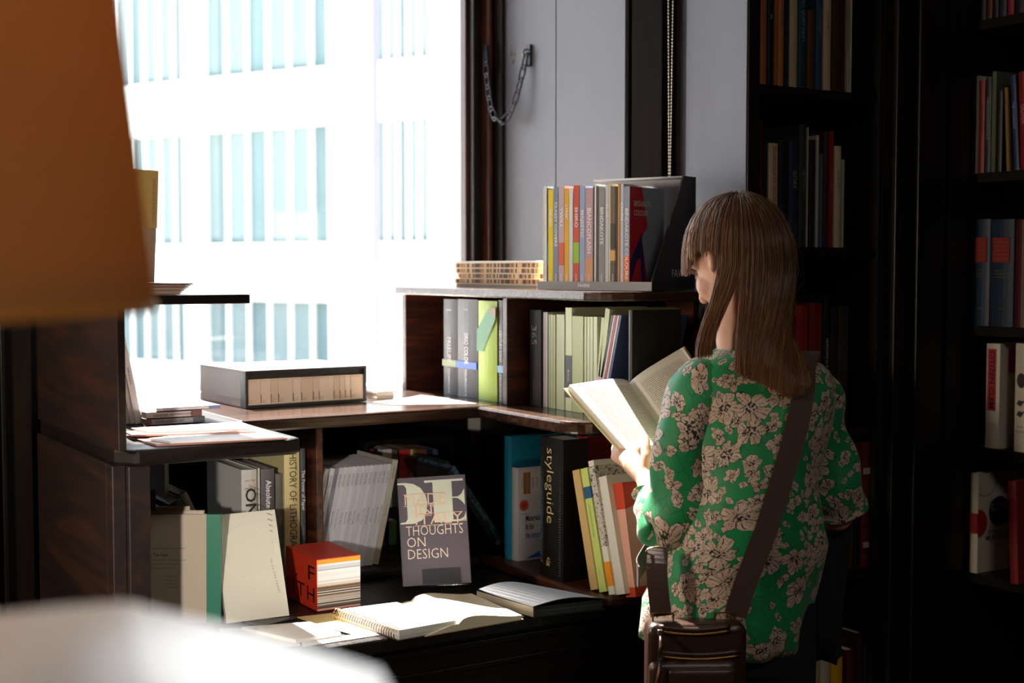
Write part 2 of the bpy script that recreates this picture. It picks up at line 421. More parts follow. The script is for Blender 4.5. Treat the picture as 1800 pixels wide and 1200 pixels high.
# sill boards
mb = MB(); U(mb, XLf, 1.95, YW, 3.415, ZM-.028, ZM); mb.build('sill_board', WOOD_TOP, unit, bevel=BE)
rboard(XRf, 1.998, 2.33, YW, ZM-.028, ZM-.0002, .06).build('sill_board', WOOD_TOP, unit, bevel=BE)
mb = MB(); 
pts = [(XLf, 3.41), (.672, 3.0), (.672, 2.43), (.70, 2.39), (.99, 2.39), (XLf, 2.41)]
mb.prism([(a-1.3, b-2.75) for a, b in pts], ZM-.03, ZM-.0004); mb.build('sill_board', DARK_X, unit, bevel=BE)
# backs
mb = MB(); U(mb, XLf-.3, 1.99, 3.385, 3.41, ZB, ZM-.03); U(mb, 1.985, 1.997, 2.44, 3.38, ZB, ZM-.03); mb.build('back_panel', DARK_X, unit)
mb = MB(); U(mb, 1.985, 1.997, W(1219, 600, X=1.985).y, 3.25, ZM, ZT-.02); mb.build('back_panel', WOOD_Y, unit)
# uprights
mb = MB(); U(mb, W(556, 850, Y=YW+.02).x, W(569, 850, Y=YW+.02).x, YW+.02, 3.38, ZB, ZM-.028); mb.build('upright', WOOD_Y, unit, bevel=.003)
mb = MB(); U(mb, 1.655, 1.985, 3.20, 3.222, ZM, ZT-.02); mb.build('upright', WOOD_X, unit, bevel=.002)
yd = W(893, 620, X=1.68).y; mb = MB(); U(mb, 1.67, 1.985, yd-.012, yd+.008, ZM, ZT-.02); mb.build('upright', WOOD_X, unit, bevel=.002)
# upper boards
rboard(1.64, 1.998, 2.27, 3.235, ZT-.02, ZT, .09).build('upper_board', WOOD_TOP, unit, bevel=.004)
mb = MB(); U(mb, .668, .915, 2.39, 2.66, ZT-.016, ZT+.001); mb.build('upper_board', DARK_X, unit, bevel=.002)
# left side: outer panels facing the room
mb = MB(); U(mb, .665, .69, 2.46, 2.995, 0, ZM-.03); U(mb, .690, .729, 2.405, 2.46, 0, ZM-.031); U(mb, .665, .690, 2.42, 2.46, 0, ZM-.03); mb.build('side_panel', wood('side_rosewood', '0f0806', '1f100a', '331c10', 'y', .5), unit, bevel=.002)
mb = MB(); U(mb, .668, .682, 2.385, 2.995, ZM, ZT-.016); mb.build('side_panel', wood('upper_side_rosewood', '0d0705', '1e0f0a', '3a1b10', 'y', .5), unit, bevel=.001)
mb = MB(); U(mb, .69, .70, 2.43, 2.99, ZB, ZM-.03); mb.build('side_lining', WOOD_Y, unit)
tag(unit, 'dark rosewood corner shelving running under the window and along the grey wall', 'shelving')

# ---------------------------------------------------------------- dark bookcases on the right
bc = empty('bookcase', (2.2, YM, 0)); 
x0i = W(1335, 300, Y=YM).x; 
MIDZ = [W(1400, 152, Y=YM).z, W(1420, 434, Y=YM).z, 1.13, W(1500, 1003, Y=YM).z, .50, .16]
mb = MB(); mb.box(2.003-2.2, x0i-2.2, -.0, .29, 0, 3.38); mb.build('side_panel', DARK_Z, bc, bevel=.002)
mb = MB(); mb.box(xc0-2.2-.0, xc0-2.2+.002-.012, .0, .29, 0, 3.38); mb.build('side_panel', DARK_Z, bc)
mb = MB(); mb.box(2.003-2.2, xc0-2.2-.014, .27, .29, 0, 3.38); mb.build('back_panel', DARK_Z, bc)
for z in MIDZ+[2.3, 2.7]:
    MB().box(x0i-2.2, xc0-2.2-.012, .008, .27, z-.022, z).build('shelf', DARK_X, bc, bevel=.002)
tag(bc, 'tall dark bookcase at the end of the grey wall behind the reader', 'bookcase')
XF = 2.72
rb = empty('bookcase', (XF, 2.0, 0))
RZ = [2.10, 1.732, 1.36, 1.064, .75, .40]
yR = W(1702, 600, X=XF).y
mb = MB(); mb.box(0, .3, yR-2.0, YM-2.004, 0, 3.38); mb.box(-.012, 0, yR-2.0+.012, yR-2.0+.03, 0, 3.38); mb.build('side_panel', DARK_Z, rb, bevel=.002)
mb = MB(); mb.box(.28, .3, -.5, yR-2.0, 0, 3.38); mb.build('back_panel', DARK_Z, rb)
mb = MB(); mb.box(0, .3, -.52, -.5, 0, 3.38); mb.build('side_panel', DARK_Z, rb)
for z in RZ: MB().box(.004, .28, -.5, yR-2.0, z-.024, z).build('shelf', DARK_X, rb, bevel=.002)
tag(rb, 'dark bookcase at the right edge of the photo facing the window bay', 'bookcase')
# ---------------------------------------------------------------- rows of books
R90 = -PI/2
def bX(pa, pb, yt, X, zb, d, c, label, yb=None, lean=0, **k):
    ym = (yt+(yb or yt+150))/2
    a, b = W(pa, ym, X=X).y, W(pb, ym, X=X).y; t = abs(a-b)-.0006
    h = W((pa+pb)/2, yt, X=X).z-zb
    t *= math.cos(lean); h /= math.cos(lean)
    return book((X, (a+b)/2+h*math.sin(lean), zb+t/2*abs(math.sin(lean))+.0005), t, h, d, c, label, yaw=R90, lean=lean, **k)
def bY(pa, pb, yt, Y, zb, d, c, label, yb=None, lean=0, **k):
    ym = (yt+(yb or yt+150))/2
    a, b = W(pa, ym, Y=Y).x, W(pb, ym, Y=Y).x; t = abs(a-b)-.0006
    h = W((pa+pb)/2, yt, Y=Y).z-zb
    t *= math.cos(lean); h /= math.cos(lean)
    return book(((a+b)/2, Y, zb+t/2*abs(math.sin(lean))+.0005), t, h, d, c, label, lean=lean, **k)
SILVER = 'd8d6d8'
# --- right leg, upper compartment, left of the divider
G = 'paper sample binders left of the divider'
X1 = 1.69
bX(780, 804, 526, X1, ZM, .20, '454347', 'dark grey sample binder with a pale green photo band, leftmost in the upper compartment', group=G, yb=697, soft=False,
   texts=[('FREELIFE', .026, 'down', 0, .115, SILVER, dict(fit=.062)), ('FEDRIGONI', .012, 'down', 0, .036, SILVER, dict(bold=.02)), ('FEDRIGONI', .005, 'flat', 0, .215, SILVER)], bands=[(.072, .089, '9cab78')])
bX(804.5, 840, 526, X1, ZM, .20, '4b494e', 'wide dark grey sample binder with a bright blue band', group=G, yb=697, soft=False,
   texts=[('SIRIO COLOR', .026, 'down', 0, .122, SILVER, dict(fit=.078, bold=.015)), ('FEDRIGONI', .013, 'down', -.002, .036, SILVER, dict(bold=.02)), ('PAPERS', .006, 'flat', 0, .218, SILVER)], bands=[(.072, .089, '3f74d8')])
def green_marks(r, t, h, d, b):
    mb = MB(); y = -b-.0009
    mb.add([(-t/2, y, .12), (-t*.15, y, .12), (t/2, y, .20), (t*.1, y, .222), (-t/2, y, .17)], [(0, 1, 2, 3, 4)], 0)
    mb.add([(t/2, y-.0001, .20), (t/2, y-.0001, .228), (t*.1, y-.0001, .222)], [(0, 1, 2)], 1)
    mb.build('spine_artwork', [M('2f8a4c', .4), M('8a4a22', .4)], r)
bX(841, 874, 529, X1-.005, ZM, .20, 'a9c83c', 'lime green sample binder with a dark green and brown flash on its spine', group=G, yb=702, soft=False, marks=green_marks,
   texts=[('sample book', .007, 'down', .006, .165, 'd5e6a0')])
bX(875.5, 890, 528, X1, ZM, .19, '55545a', 'slate grey sample binder with a sky blue band, against the divider', group=G, yb=700, soft=False,
   texts=[('CENTURY SOHO', .017, 'down', 0, .135, SILVER, dict(fit=.075)), ('FEDRIGONI', .012, 'down', 0, .036, SILVER)], bands=[(.072, .089, '8fc2ea')])
# --- right of the divider
X2 = 1.72
G = 'paper swatch books right of the divider'
bX(931, 951, 545, X2, ZM, .20, '3a393d', 'charcoal binder numbered 365 in silver, right of the shelf divider', yb=711, soft=False, group=G,
   texts=[('365', .032, 'down', 0, .165, 'b9b9bd', dict(sx=1.0)), ('FEDRIGONI', .009, 'down', 0, .04, '8a8a8e')])
PG = 'c9d3a4'
thin = [(955, 958, 549, 'd8c8d0', 'thin pinkish swatch book beside the binder numbered 365'), (958.5, 962, 549, 'dfe3d6', 'thin off-white swatch book second after the binder numbered 365'),
 (964.5, 967.5, 553, PG, 'thin sage swatch book, first of a tight group of three'), (968, 972, 553, 'cdd2a0', 'thin sage swatch book, middle of a tight group of three'),
 (972.5, 976, 554, 'c5cf98', 'thin sage swatch book, last of a tight group of three'), (978, 992, 553, 'ccd6ae', 'medium sage green swatch book left of the tall one with a dark label'),
 (1027, 1031, 557, PG, 'thin sage swatch book right after the thick green one'), (1032, 1036.5, 557, 'ccd6ae', 'thin sage swatch book second after the thick green one'),
 (1037, 1042, 557, 'c6d0a0', 'thin sage swatch book third after the thick green one'), (1043, 1049.5, 557, 'd2dab4', 'thin sage swatch book fourth after the thick green one')]
for a, b, yt, c, l in thin: bX(a, b, yt, X2, ZM, .17, c, l, yb=712, group=G, pages=PAGES)
bX(994, 1005, 541, X2, ZM, .21, 'd6dfb8', 'tall sage swatch book with a charcoal label low on its spine', yb=714, group=G, bands=[(.03, .125, '4a494c')],
   texts=[('BLACK', .0085, 'down', 0, .08, SILVER, dict(bold=.02))])
bX(1005.5, 1025, 556, X2, ZM, .19, 'b9c48e', 'thick sage green swatch book with olive cover and a gilt letter', yb=714, group=G,
   texts=[('A', .016, 'right', .04, .09, 'b08a3c')])
bX(1057, 1062, 559, X2, ZM, .17, 'c6d0a0', 'thin sage swatch book leaning beside the pink and green one', yb=714, group=G, lean=math.radians(7))
bX(1064, 1072, 544, X2, ZM, .19, 'c3cc9c', 'sage swatch book with a pink foot leaning right', yb=714, group=G, lean=math.radians(10), bands=[(0, .085, 'e6a9cf')])
for i, (a, b, c, l) in enumerate([(1074, 1077.5, '2c2b33', 'thin black brochure, first of the leaning striped set'), (1078, 1081, 'c9c4c8', 'thin silver brochure, second of the leaning striped set'),
    (1081.5, 1085, 'a8443c', 'thin red brochure, third of the leaning striped set'), (1085.5, 1088, 'd9d6da', 'thin white brochure, fourth of the leaning striped set'), (1088.5, 1092.5, '3b4468', 'thin navy brochure, last of the leaning striped set')]):
    bX(a, b, 555, X2, ZM, .18, c, l, yb=714, group='leaning striped brochures', lean=math.radians(16))
yy = W(1093, 640, X=1.72).y
bb = book((1.72, yy-.03, ZM+.001), .012, .232, .13, '2b2724', 'large black presentation folder standing open behind the open book being read', yaw=R90, lean=0, soft=False, name='folder', cat='folder')
# --- lower compartment, right leg
X3 = 1.665
G = 'books in the lower right compartment'
bX(886.5, 899, 767, X3, ZB, .25, '2492b4', 'tall turquoise book standing behind the white sample box', yb=992, soft=False, group=G, rough=.35,
   texts=[('LINE', .012, 'down', 0, .13, '14607c'), ('e', .012, 'flat', 0, .015, 'd0e8f0')])
# white box of materials
yb_ = W(900, 900, X=X3+.004).y
hb = W(903, 822, X=X3).z-ZB
def box_marks(r, t, h, d, b):
    mb = MB(); x = t/2+.0008
    ys = .205
    for i, (w, c) in enumerate([(w_*.5, c_) for w_, c_ in ((.016, 0), (.022, 1), (.018, 1), (.026, 0), (.022, 0), (.02, 0), (.018, 0))]):
        y0 = .006+.5*sum([.016, .022, .018, .026, .022, .02, .018][:i]); mb.box(t/2+.0003, x, y0+.0006, y0+w-.0006, h-.062, h-.012, c)
        mb.box(x, x+.0002, y0+w*.4, y0+w*.55, h-.05, h-.024, 2)
    mb.build('booklet_window', [M('e9e4dc', .5), M('b0763c', .5), M('8a8580', .5)], r)
    mb = MB(); c0 = Vector((x, .016, h-.088))
    for k in range(24):
        a = 2*PI*k/24; 
        mb.add([c0+Vector((0, 0, 0)), c0+Vector((0, math.cos(a-.1)*.013, math.sin(a-.1)*.013)), c0+Vector((0, math.cos(a+.1)*.013, math.sin(a+.1)*.013))], [(0, 1, 2)])
    mb.add([c0+Vector((.0001, math.cos(2*PI*k/20)*.008, math.sin(2*PI*k/20)*.008)) for k in range(20)], [tuple(range(20))])
    mb.build('emblem', M('d8452a', .5), r)
    mb = MB(); mb.add([(x, .01, .004)]+[(x, .02+.2*k/12, .004+.024*math.sin(PI*k/12)) for k in range(13)]+[(x, .22, .004)], [tuple(range(15))]); mb.build('blue_swoosh', M('1d6fd0', .45), r)
book((X3+.004, yb_-.012, ZB+.0005), .03, hb, .24, 'dcdad8', 'white box of material booklets with a red sun emblem and blue swoosh', yaw=R90, soft=False, marks=box_marks, name='sample_box', cat='box', group=None,
     texts=[('Materials', .020, 'right', .020, .098, '26272b', dict(align='LEFT', bold=.02, fit=.040)), ('fit for', .020, 'right', .020, .078, '26272b', dict(align='LEFT', bold=.02, fit=.024)), ('the purpose', .020, 'right', .020, .058, '2a66c8', dict(align='LEFT', bold=.02, fit=.048)), ('materials', .005, 'right', .016, h_ if False else hb-.108, '6a6866')])
# styleguide binder with ribbed spine
yA, yB = W(950, 890, X=1.64).y, W(990, 890, X=1.64).y
hs = W(970, 770, X=1.64).z-ZB
def rib_marks(r, t, h, d, b):
    mb = MB()
    for k in range(62):
        z0 = -.03+k*h/56*1.02
        x0, x1 = -t/2+.002, t/2-.008; zz0, zz1 = z0, z0+.022
        if zz1 > h-.004 or zz0 < .004: 
            continue
        mb.add([(x0, -.0004, zz0+.022), (x1, -.0004, zz0), (x1, -.0022, zz0+.0012), (x0, -.0022, zz0+.0232), (x1, -.0004, zz0+.0028), (x0, -.0004, zz0+.0248)], [(0, 1, 2, 3), (3, 2, 4, 5)])
    mb.build('ribbing', M('1c1a16', .3), r)
book((1.64, (yA+yB)/2, ZB+.0005), abs(yA-yB), hs, .065, '171513', 'thick black ribbed binder with gold styleguide lettering', yaw=R90, soft=False, rough=.35, marks=rib_marks, name='binder', cat='binder', group=None,
     texts=[('styleguide', .040, 'down', .0, hs-.105, 'd9c88a', dict(fit=.165, bold=-.012)), ('c|g', .018, 'down', -.004, .036, 'c9b87a')])
X4 = 1.66
bX(1013, 1033, 766, 1.725, ZB, .24, '8c1f24', 'tall dark red folder standing right of the ribbed binder', yb=1018, soft=False, group=G, rough=.4, name='folder', cat='folder')
LN = math.radians(-16)
bX(1005, 1018, 829, 1.648, ZB, .19, 'c9ab74', 'tan softcover book leaning left beside the red folder', yb=1026, lean=LN, group=G)
bX(1019, 1032, 826, 1.652, ZB, .19, 'c6d67c', 'lime green book with blue head leaning left', yb=1026, lean=LN, group=G, bands=[(.197, .222, '2d5f86')],
   texts=[('THOUGHTS ON PAPER', .007, 'down', 0, .15, '6d7a40'), ('archive', .005, 'down', 0, .04, '6d7a40')])
def news(r, t, h, d, b):
    m = NM('printed_cover', .6); v = m.coord('Object', (60, 60, 90)); n = m.noise(v, 1.5, 5, .7)
    m.color(m.ramp(n, [(.38, '20263a'), (.47, 'b8b4ac'), (.55, 'd9d5cc'), (.62, '7c2a26')]))
    MB().box(-t/2-.0002, t/2+.0002, -.0006, d*.8, .10, h-.012).build('printed_jacket', m.m, r)
bX(1033, 1043, 812, 1.656, ZB, .19, 'e0ddd4', 'book in a busy printed jacket with an orange foot leaning left', yb=1026, lean=LN, group=G, marks=news, bands=[(.018, .068, 'e8921c')])
bX(1045, 1066, 843, 1.662, ZB, .18, 'd9d7d0', 'thick plain white book leaning left among the coloured ones', yb=1028, lean=LN, group=G, texts=[])
def flap(r, t, h, d, b):
    MB().add([(t/2+.0006, 0, .02), (t/2+.0006, .15, .02), (t/2+.0006, .15, h-.015), (t/2+.0006, 0, h-.055)], [(0, 1, 2, 3)]).build('pink_panel', M('dda595', .5), r)
    MB().box(-t/2-.0005, t/2+.0003, -.0008, 0, .02, h-.055).build('pink_spine', M('dda595', .5), r)
bX(1076, 1094, 852, 1.675, ZB, .18, 'c8432a', 'orange and pink book leaning left next to the striped white one', yb=1026, lean=math.radians(-12), group=G, marks=flap)
def stripes(r, t, h, d, b):
    mb = MB()
    for k in range(12):
        z = h*.30+k*.0095; w = .5+.5*math.sin(k*2.3)
        mb.box(-t/2+.004+.004*(k % 3), t/2, -.0010, 0, z, z+.0014)
        mb.box(t/2, t/2+.0008, 0, .04+.05*abs(w), z, z+.0014)
    mb.build('blue_stripes', M('3fb1dc', .45), r)
bX(1110, 1143, 850, 1.715, ZB, .18, 'e2dfd6', 'white upright book with thin blue stripes at the end of the lower shelf', yb=1034, soft=False, group=G, marks=stripes,
   texts=[('PAPER', .016, 'up', -.006, .034, '1a1a1a', dict(bold=.02)), ('BACK', .016, 'up', .009, .030, '1a1a1a', dict(bold=.02))])

# --- lower compartment under the window, right bay: leaning magazines
G = 'white magazines leaning together'
L13 = math.radians(12.5); Y5 = 2.80
ordw = ['first', 'second', 'third', 'fourth', 'fifth', 'sixth', 'seventh', 'eighth', 'ninth', 'tenth', 'eleventh', 'twelfth', 'thirteenth', 'fourteenth', 'fifteenth', 'sixteenth']
tops = [575, 585, 593, 601, 609, 617, 625, 632, 640, 648, 656, 664, 672, 680, 687, 697.5]
names_ = ['Gray is the New', 'Black is the Tone', 'Dark and Light', 'Black and White', 'Wood Grain Pattern', 'Warm Gray', 'Neutral Fine', 'White Paper', 'Texture Today', 'Natural']
for i, px in enumerate(tops):
    grey = i == 2
    yt = 825 - i*.6 - (6 if i == 15 else 0)
    w = 7.2 if i < 15 else 11
    x_top = W(px, yt, Y=Y5); hh = (x_top.z-ZB)/math.cos(L13)
    t = .0104 if i < 15 else .0140
    c = '8a8892' if grey else ('c9c2b4' if i == 15 else ['dcd9de', 'd6d4dc', 'e0dde0', 'd2cfd8'][i % 4])
    lab = ('slate grey magazine, %s from the left in the leaning white row' if grey else 'cream thicker magazine, rightmost of the leaning row' if i == 15 else 'white softcover magazine, %s from the left in the leaning row') 
    lab = lab % ordw[i] if '%s' in lab else lab
    book((x_top.x-math.sin(L13)*hh, Y5+.0004*i, ZB+t/2*math.sin(L13)+.0005), t, hh, .19, c, lab, lean=L13, group=G, name='magazine', cat='magazine',
         texts=[('EMIGRE', .0062, 'down', 0, hh-.030, '3c3a44', dict(spacing=1.4)), (names_[i % 10], .0055, 'down', 0, hh-.118, '5c5a66'), ('o', .004, 'flat', 0, .010, '3c3a44')])
# dark crate with small books behind
Y6 = 3.04
xa, xb = W(637, 800, Y=Y6-.01).x, W(795, 800, Y=Y6-.01).x; zt = W(700, 771, Y=Y6).z
cr = empty('book_crate', ((xa+xb)/2, Y6, ZB))
w2 = (xb-xa)/2; hh = zt-ZB
mb = MB(); mb.box(-w2, -w2+.01, -.02, .2, 0, hh); mb.build('side_panel', DARK_Z, cr)
mb = MB(); mb.box(w2-.01, w2, -.02, .2, 0, hh); mb.build('side_panel', DARK_Z, cr)
mb = MB(); mb.box(-w2+.01, w2-.01, .19, .2, 0, hh); mb.build('back_panel', DARK_X, cr)
mb = MB(); mb.box(-w2+.01, w2-.01, -.02, .19, 0, .085); mb.build('base', DARK_X, cr); mb = MB(); mb.box(-w2+.01, w2-.01, -.0, .19, hh-.012, hh); mb.build('top_rail', DARK_X, cr)
tag(cr, 'dark open crate holding small colourful books behind the white magazines', 'crate')
G = 'small books in the dark crate'
row = [(650, 659, '6a1a1c', 'small dark red book, leftmost in the dark crate', ''), (672, 689, 'd8d4cf', 'small white book in the dark crate', ''), (690, 699, '55534a', 'small olive grey book in the dark crate', ''),
 (702, 721, 'b23426', 'small red book titled in white capitals in the dark crate', 'BURR'), (722, 726, 'd0c6a8', 'narrow cream book right of the red one in the dark crate', ''), (726.5, 731, 'c46a2c', 'narrow orange book in the dark crate', ''),
 (732, 737, '5d7a34', 'narrow green book in the dark crate', 'CITIES'), (738.5, 744, 'b83a2c', 'narrow red book right of the green one in the dark crate', ''), (744.5, 750, '5c5a58', 'narrow grey book in the dark crate', 'THE TIME'),
 (751, 760, '24282c', 'narrow black book in the dark crate', ''), (761, 770, '55507c', 'narrow violet blue book, rightmost in the dark crate', 'NEW YORK')]
for a, b, c, l, tx in row: bY(a, b, 790, Y6-.012, ZB+.086, .12, c, l, yb=850, group=G, texts=[(tx, .012 if tx == 'BURR' else .006, 'down', 0, .05 if tx != 'BURR' else .045, 'e8e0d8', dict(bold=.02))] if tx else ())
for a, b, yb1, c, l in ((664, 684, 905, '7c1f20', 'dark red paperback low behind the white magazines'), (676, 697, 915, '3e5230', 'dark green paperback low behind the white magazines')):
    bY(a, b, yb1, 2.99, ZB, .03, c, l, yb=980)

# --- lower compartment under the window, left bay
G = 'books in the compartment left of the upright'
Y7 = 2.79
bY(500, 527, 786, Y7, ZB, .25, 'd9c88f', 'tall cream and yellow book titled History of Lithography', yb=1030, soft=False, group=G, rough=.5,
   texts=[('HISTORY OF LITHOGRAPHY', .024, 'down', 0, .155, '3a3326', dict(fit=.24, sx=1))])
MB_ = None
bY(528.5, 537.5, 788, Y7+.004, ZB, .22, '4e4c4e', 'tall narrow charcoal book next to the upright, The Power of Paper', yb=1030, soft=False, group=G,
   texts=[('The Power of Paper', .011, 'down', 0, .19, 'd8d6d4', dict(bold=.02)), ('a modern history', .006, 'down', 0, .09, 'a8a6a4')])
bY(484.5, 499, 833, Y7+.01, ZB, .15, '67625e', 'short grey-brown book left of the tall cream one', yb=1030, soft=False, group=G, texts=[('PAPER', .008, 'down', .002, .13, 'a09a92')])
bY(459, 483, 824, Y7+.002, ZB, .18, '5f5a5e', 'grey-violet book titled Absolute Studio in white', yb=1030, soft=False, group=G, texts=[('Absolute Studio', .017, 'down', .0, .165, 'efedf0', dict(bold=.02))])
bY(452.5, 457.5, 823, Y7+.002, ZB, .15, 'd8d6c8', 'very thin pale book between the thick white and the grey-violet one', yb=1030, group=G)
bY(425, 452, 825, Y7-.012, ZB, .22, 'cfcbc6', 'thick white hardcover with a large black O and N on the spine', yb=1030, soft=False, group=G, curve=.006,
   texts=[('ON', .034, 'down', .0, .178, '1c1a1a', dict(fit=.060, bold=.015)), ('ANOTHER', .005, 'flat', 0, .225, 'b0705c'), ('LANDSCAPE', .005, 'flat', 0, .208, 'b0705c')]
   + [('another view of paper and type in pictures', .0065, 'left', -.11, .222-.011*k, ('b0705c' if k in (0, 7, 10) else '5a5654'), dict(fit=.13 if k not in (1,) else .04)) for k in range(14) if k not in (2, 8)])
LG = math.radians(-13)
p_g = W(366, 905, Y=2.74)
book((p_g.x+.022, 2.74, ZB+.008), .026, .215, .15, '17181c', 'black book titled GIFTED leaning to the left', lean=LG-.22, soft=False, group=G, texts=[('GIFTED', .014, 'down', .001, .115, 'e8e6e2', dict(bold=.03)), ('ART', .008, 'down', -.004, .185, '9a8a68')])
book((p_g.x+.049, 2.745, ZB+.006), .015, .232, .16, 'a29e98', 'grey slim book resting on the black titled one', lean=LG-.22, soft=False, group=G, texts=[('Russian & new graphic art', .006, 'down', 0, .16, '6a6660')])
book((p_g.x-.010, 2.74, ZB+.006), .016, .19, .14, '33363a', 'dark grey book with a map-like cover at the left of the leaning pair', lean=LG-.2, group=G)
xw = W(293, 840, Y=2.80).x
book((xw, 2.80, ZB+.001), .009, .325, .2, 'cdc8c2', 'tall thin off-white board standing at the left end of the lower shelf', group=None, name='board', cat='board')
# tan catalogues with green edge at the front
G = 'tan catalogues standing at the front left'
xr, yr = W(388, 1095, z=.80).xy
fwd = Vector((math.sin(YAW), math.cos(YAW)))
zt2 = W(388, 906, D=fwd.dot(Vector((xr, yr)))).z
yw = -YAW*1.0+.02
c0, s0 = math.cos(yw), math.sin(yw)
wt = .165
cx_, cy_ = xr - c0*wt/2 - .00, yr - s0*wt/2
def front_cover(r, t, h, d, b):
    pass
tc = empty('catalogue', (xr, yr, .8005), (math.radians(-3), 0, yw))
hc = (zt2-.80)/math.cos(math.radians(3))
MB().box(-wt, -.028, 0, .0016, 0, hc).box(-wt, -.0, .012, .0136, 0, hc-.0005).build('cover', M('c4b29c', .6), tc)
MB().box(-.028, .0, -.0002, .0136, 0, hc).build('green_spine', M('0d7a5b', .45), tc)
MB().box(-wt, -.002, .0018, .0118, .001, hc-.002).build('page_block', PAGES, tc)
mb = MB()
put_text(mb, 'How You Type', .0075, (-.150, -.0005, .135), (1, 0, 0), (0, 0, 1), align='LEFT', bold=.02)
for k in range(3): put_text(mb, 'all about sheets of paper and how to use them', .004, (-.150, -.0005, .125-.008*k), (1, 0, 0), (0, 0, 1), align='LEFT', fit=.082-.012*k)
put_text(mb, 'Specs', .005, (-.150, -.0005, .093), (1, 0, 0), (0, 0, 1), align='LEFT'); put_text(mb, 'Distribution', .005, (-.110, -.0005, .093), (1, 0, 0), (0, 0, 1), align='LEFT')
for k in range(3): put_text(mb, 'The type Tales', .004, (-.110, -.0005, .085-.007*k), (1, 0, 0), (0, 0, 1), align='LEFT')
mb.box(-.150, -.07, -.0006, 0, .1475, .1482)
mb.build('title', M('4d4339', .6), tc)
tag(tc, 'tan catalogue with an emerald green spine strip at the front left', 'catalogue', G)
for k, (dx, dh, c, l) in enumerate([(-.035, .004, 'ccbba6', 'tan catalogue directly behind the one with the green spine'), (-.066, .010, 'c0ae98', 'tan catalogue second behind the one with the green spine')]):
    q = empty('catalogue', (xr+s0*-.0+c0*dx-s0*(.018+.014*k), yr+s0*dx+c0*(.018+.014*k), .8205 if yr+.018*1 > 2.41 and False else .8005), (math.radians(-3), 0, yw))
    MB().box(-wt-dx*0+.0, -.002, 0, .0015, 0, hc+dh).box(-wt, -.002, .0095, .011, 0, hc+dh).build('cover', M(c, .6), q)
    MB().box(-wt+.001, -.003, .0017, .0093, .001, hc+dh-.001).build('page_block', PAGES, q); tag(q, l, 'catalogue', G)
orc = empty('booklet', (.76, 2.68, ZB+.001), (math.radians(-5), 0, yw*.6))
MB().box(-.03, .035, 0, .006, 0, .245).build('cover', M('b24a36', .5), orc); MB().box(.0355, .060, -.001, .007, 0, .238).build('spine', M('4c4668', .5), orc)
tag(orc, 'brick red booklet with a violet spine peeking out behind the tan catalogues', 'booklet')
# white card book with embossed circle
D8 = 2.66
A, B, C_, D_ = W(398, 1092, D=D8), W(512, 1077, D=D8+.05), W(474, 893, D=D8+.13), W(384, 905, D=D8+.09)
off = .8012-A.z
A.z += off; B.z = .8012+.004; 
wc = empty('booklet', A); xa_ = (B-A).normalized(); ya_ = (D_-A); ya_ = (ya_-xa_*ya_.dot(xa_)).normalized(); za_ = xa_.cross(ya_)
wc.rotation_euler = Matrix((xa_, ya_, za_)).transposed().to_euler()
lw, lh = (B-A).length, (D_-A).length
MB().box(0, lw*.97, 0, lh, -.0012, 0).box(0, lw*.97, 0, lh, -.016, -.0148).box(0, .0012, 0, lh, -.016, 0).build('cover', M('ece7d6', .55), wc)
MB().box(.0014, lw*.965, .001, lh-.001, -.0146, -.0014).build('page_block', PAGES_WHITE, wc)
mb = MB(); mb.tube([(lw*.45+lw*.42*math.cos(a*PI/24), lh*.62+lw*.42*math.sin(a*PI/24), .0000) for a in range(48)], .0006, 5, closed=True); mb.build('embossed_circle', M('f4f1e4', .4), wc)
mb = MB(); put_text(mb, 'TAKEO FINE PAPERS', .0055, (lw*.83, lh*.38, .0004), (0.12, -1, 0), (1, .12, 0), spacing=1.5); mb.build('title', M('8a8474', .5), wc)
tag(wc, 'cream booklet with an embossed circle leaning beside the green spined catalogue', 'booklet')
# thick orange red block book
zR = .8005
P0 = W(557, 1075, z=zR); Pr = W(635, 1064, z=zR); yawR = math.atan2(Pr.y-P0.y, Pr.x-P0.x)
wR = (Pr-P0).length; hR = W(557, 984, D=fwd.dot(P0.xy)).z-zR
rbk = empty('swatch_book', P0, (0, 0, yawR))
RED = M('d8381c', .5); LR = .165
MB().box(0, .0015, .0, LR, 0, hR).box(.0, wR, .0, LR, hR-.0013, hR+.0002).box(0, wR, 0, LR, 0, .0013).build('cover', RED, rbk)
pm = NM('paper_sample_edges', .7); v = pm.coord(); x, y, z = pm.xyz(v)
wn = pm.node('ShaderNodeTexWhiteNoise', noise_dimensions='1D'); pm.link((z*420).op('FLOOR'), wn.inputs['W'])
wn2 = pm.node('ShaderNodeTexWhiteNoise', noise_dimensions='1D'); pm.link((z*130).op('FLOOR'), wn2.inputs['W'])
low = pm.ramp(S(pm.nt, wn.outputs[0]), [(0, '8a6f5a'), (.25, 'd8c2ae'), (.6, 'ece2d6'), (.8, '6a5348'), (.95, '2c2628')])
top_ = pm.ramp(S(pm.nt, wn.outputs[0]), [(0, 'f0eeec'), (.6, 'e6e4e6'), (.9, 'c8c4c8'), (.97, '8c8890')])
col_ = pm.mix((z > hR*.52), low, top_); col_ = pm.mix((z > hR*.78), col_, pm.ramp(S(pm.nt, wn2.outputs[0]), [(0, 'e8e6e6'), (.5, 'b8bcc8'), (.8, '4c5068')]))
col_ = pm.mix((z > hR*.90), col_, 'f09a1e'); pm.color(col_)
MB().box(.0017, wR-.001, .0015, LR-.002, .0015, hR-.0015).build('page_block', pm.m, rbk)
mb = MB(); TK = '2a1410'
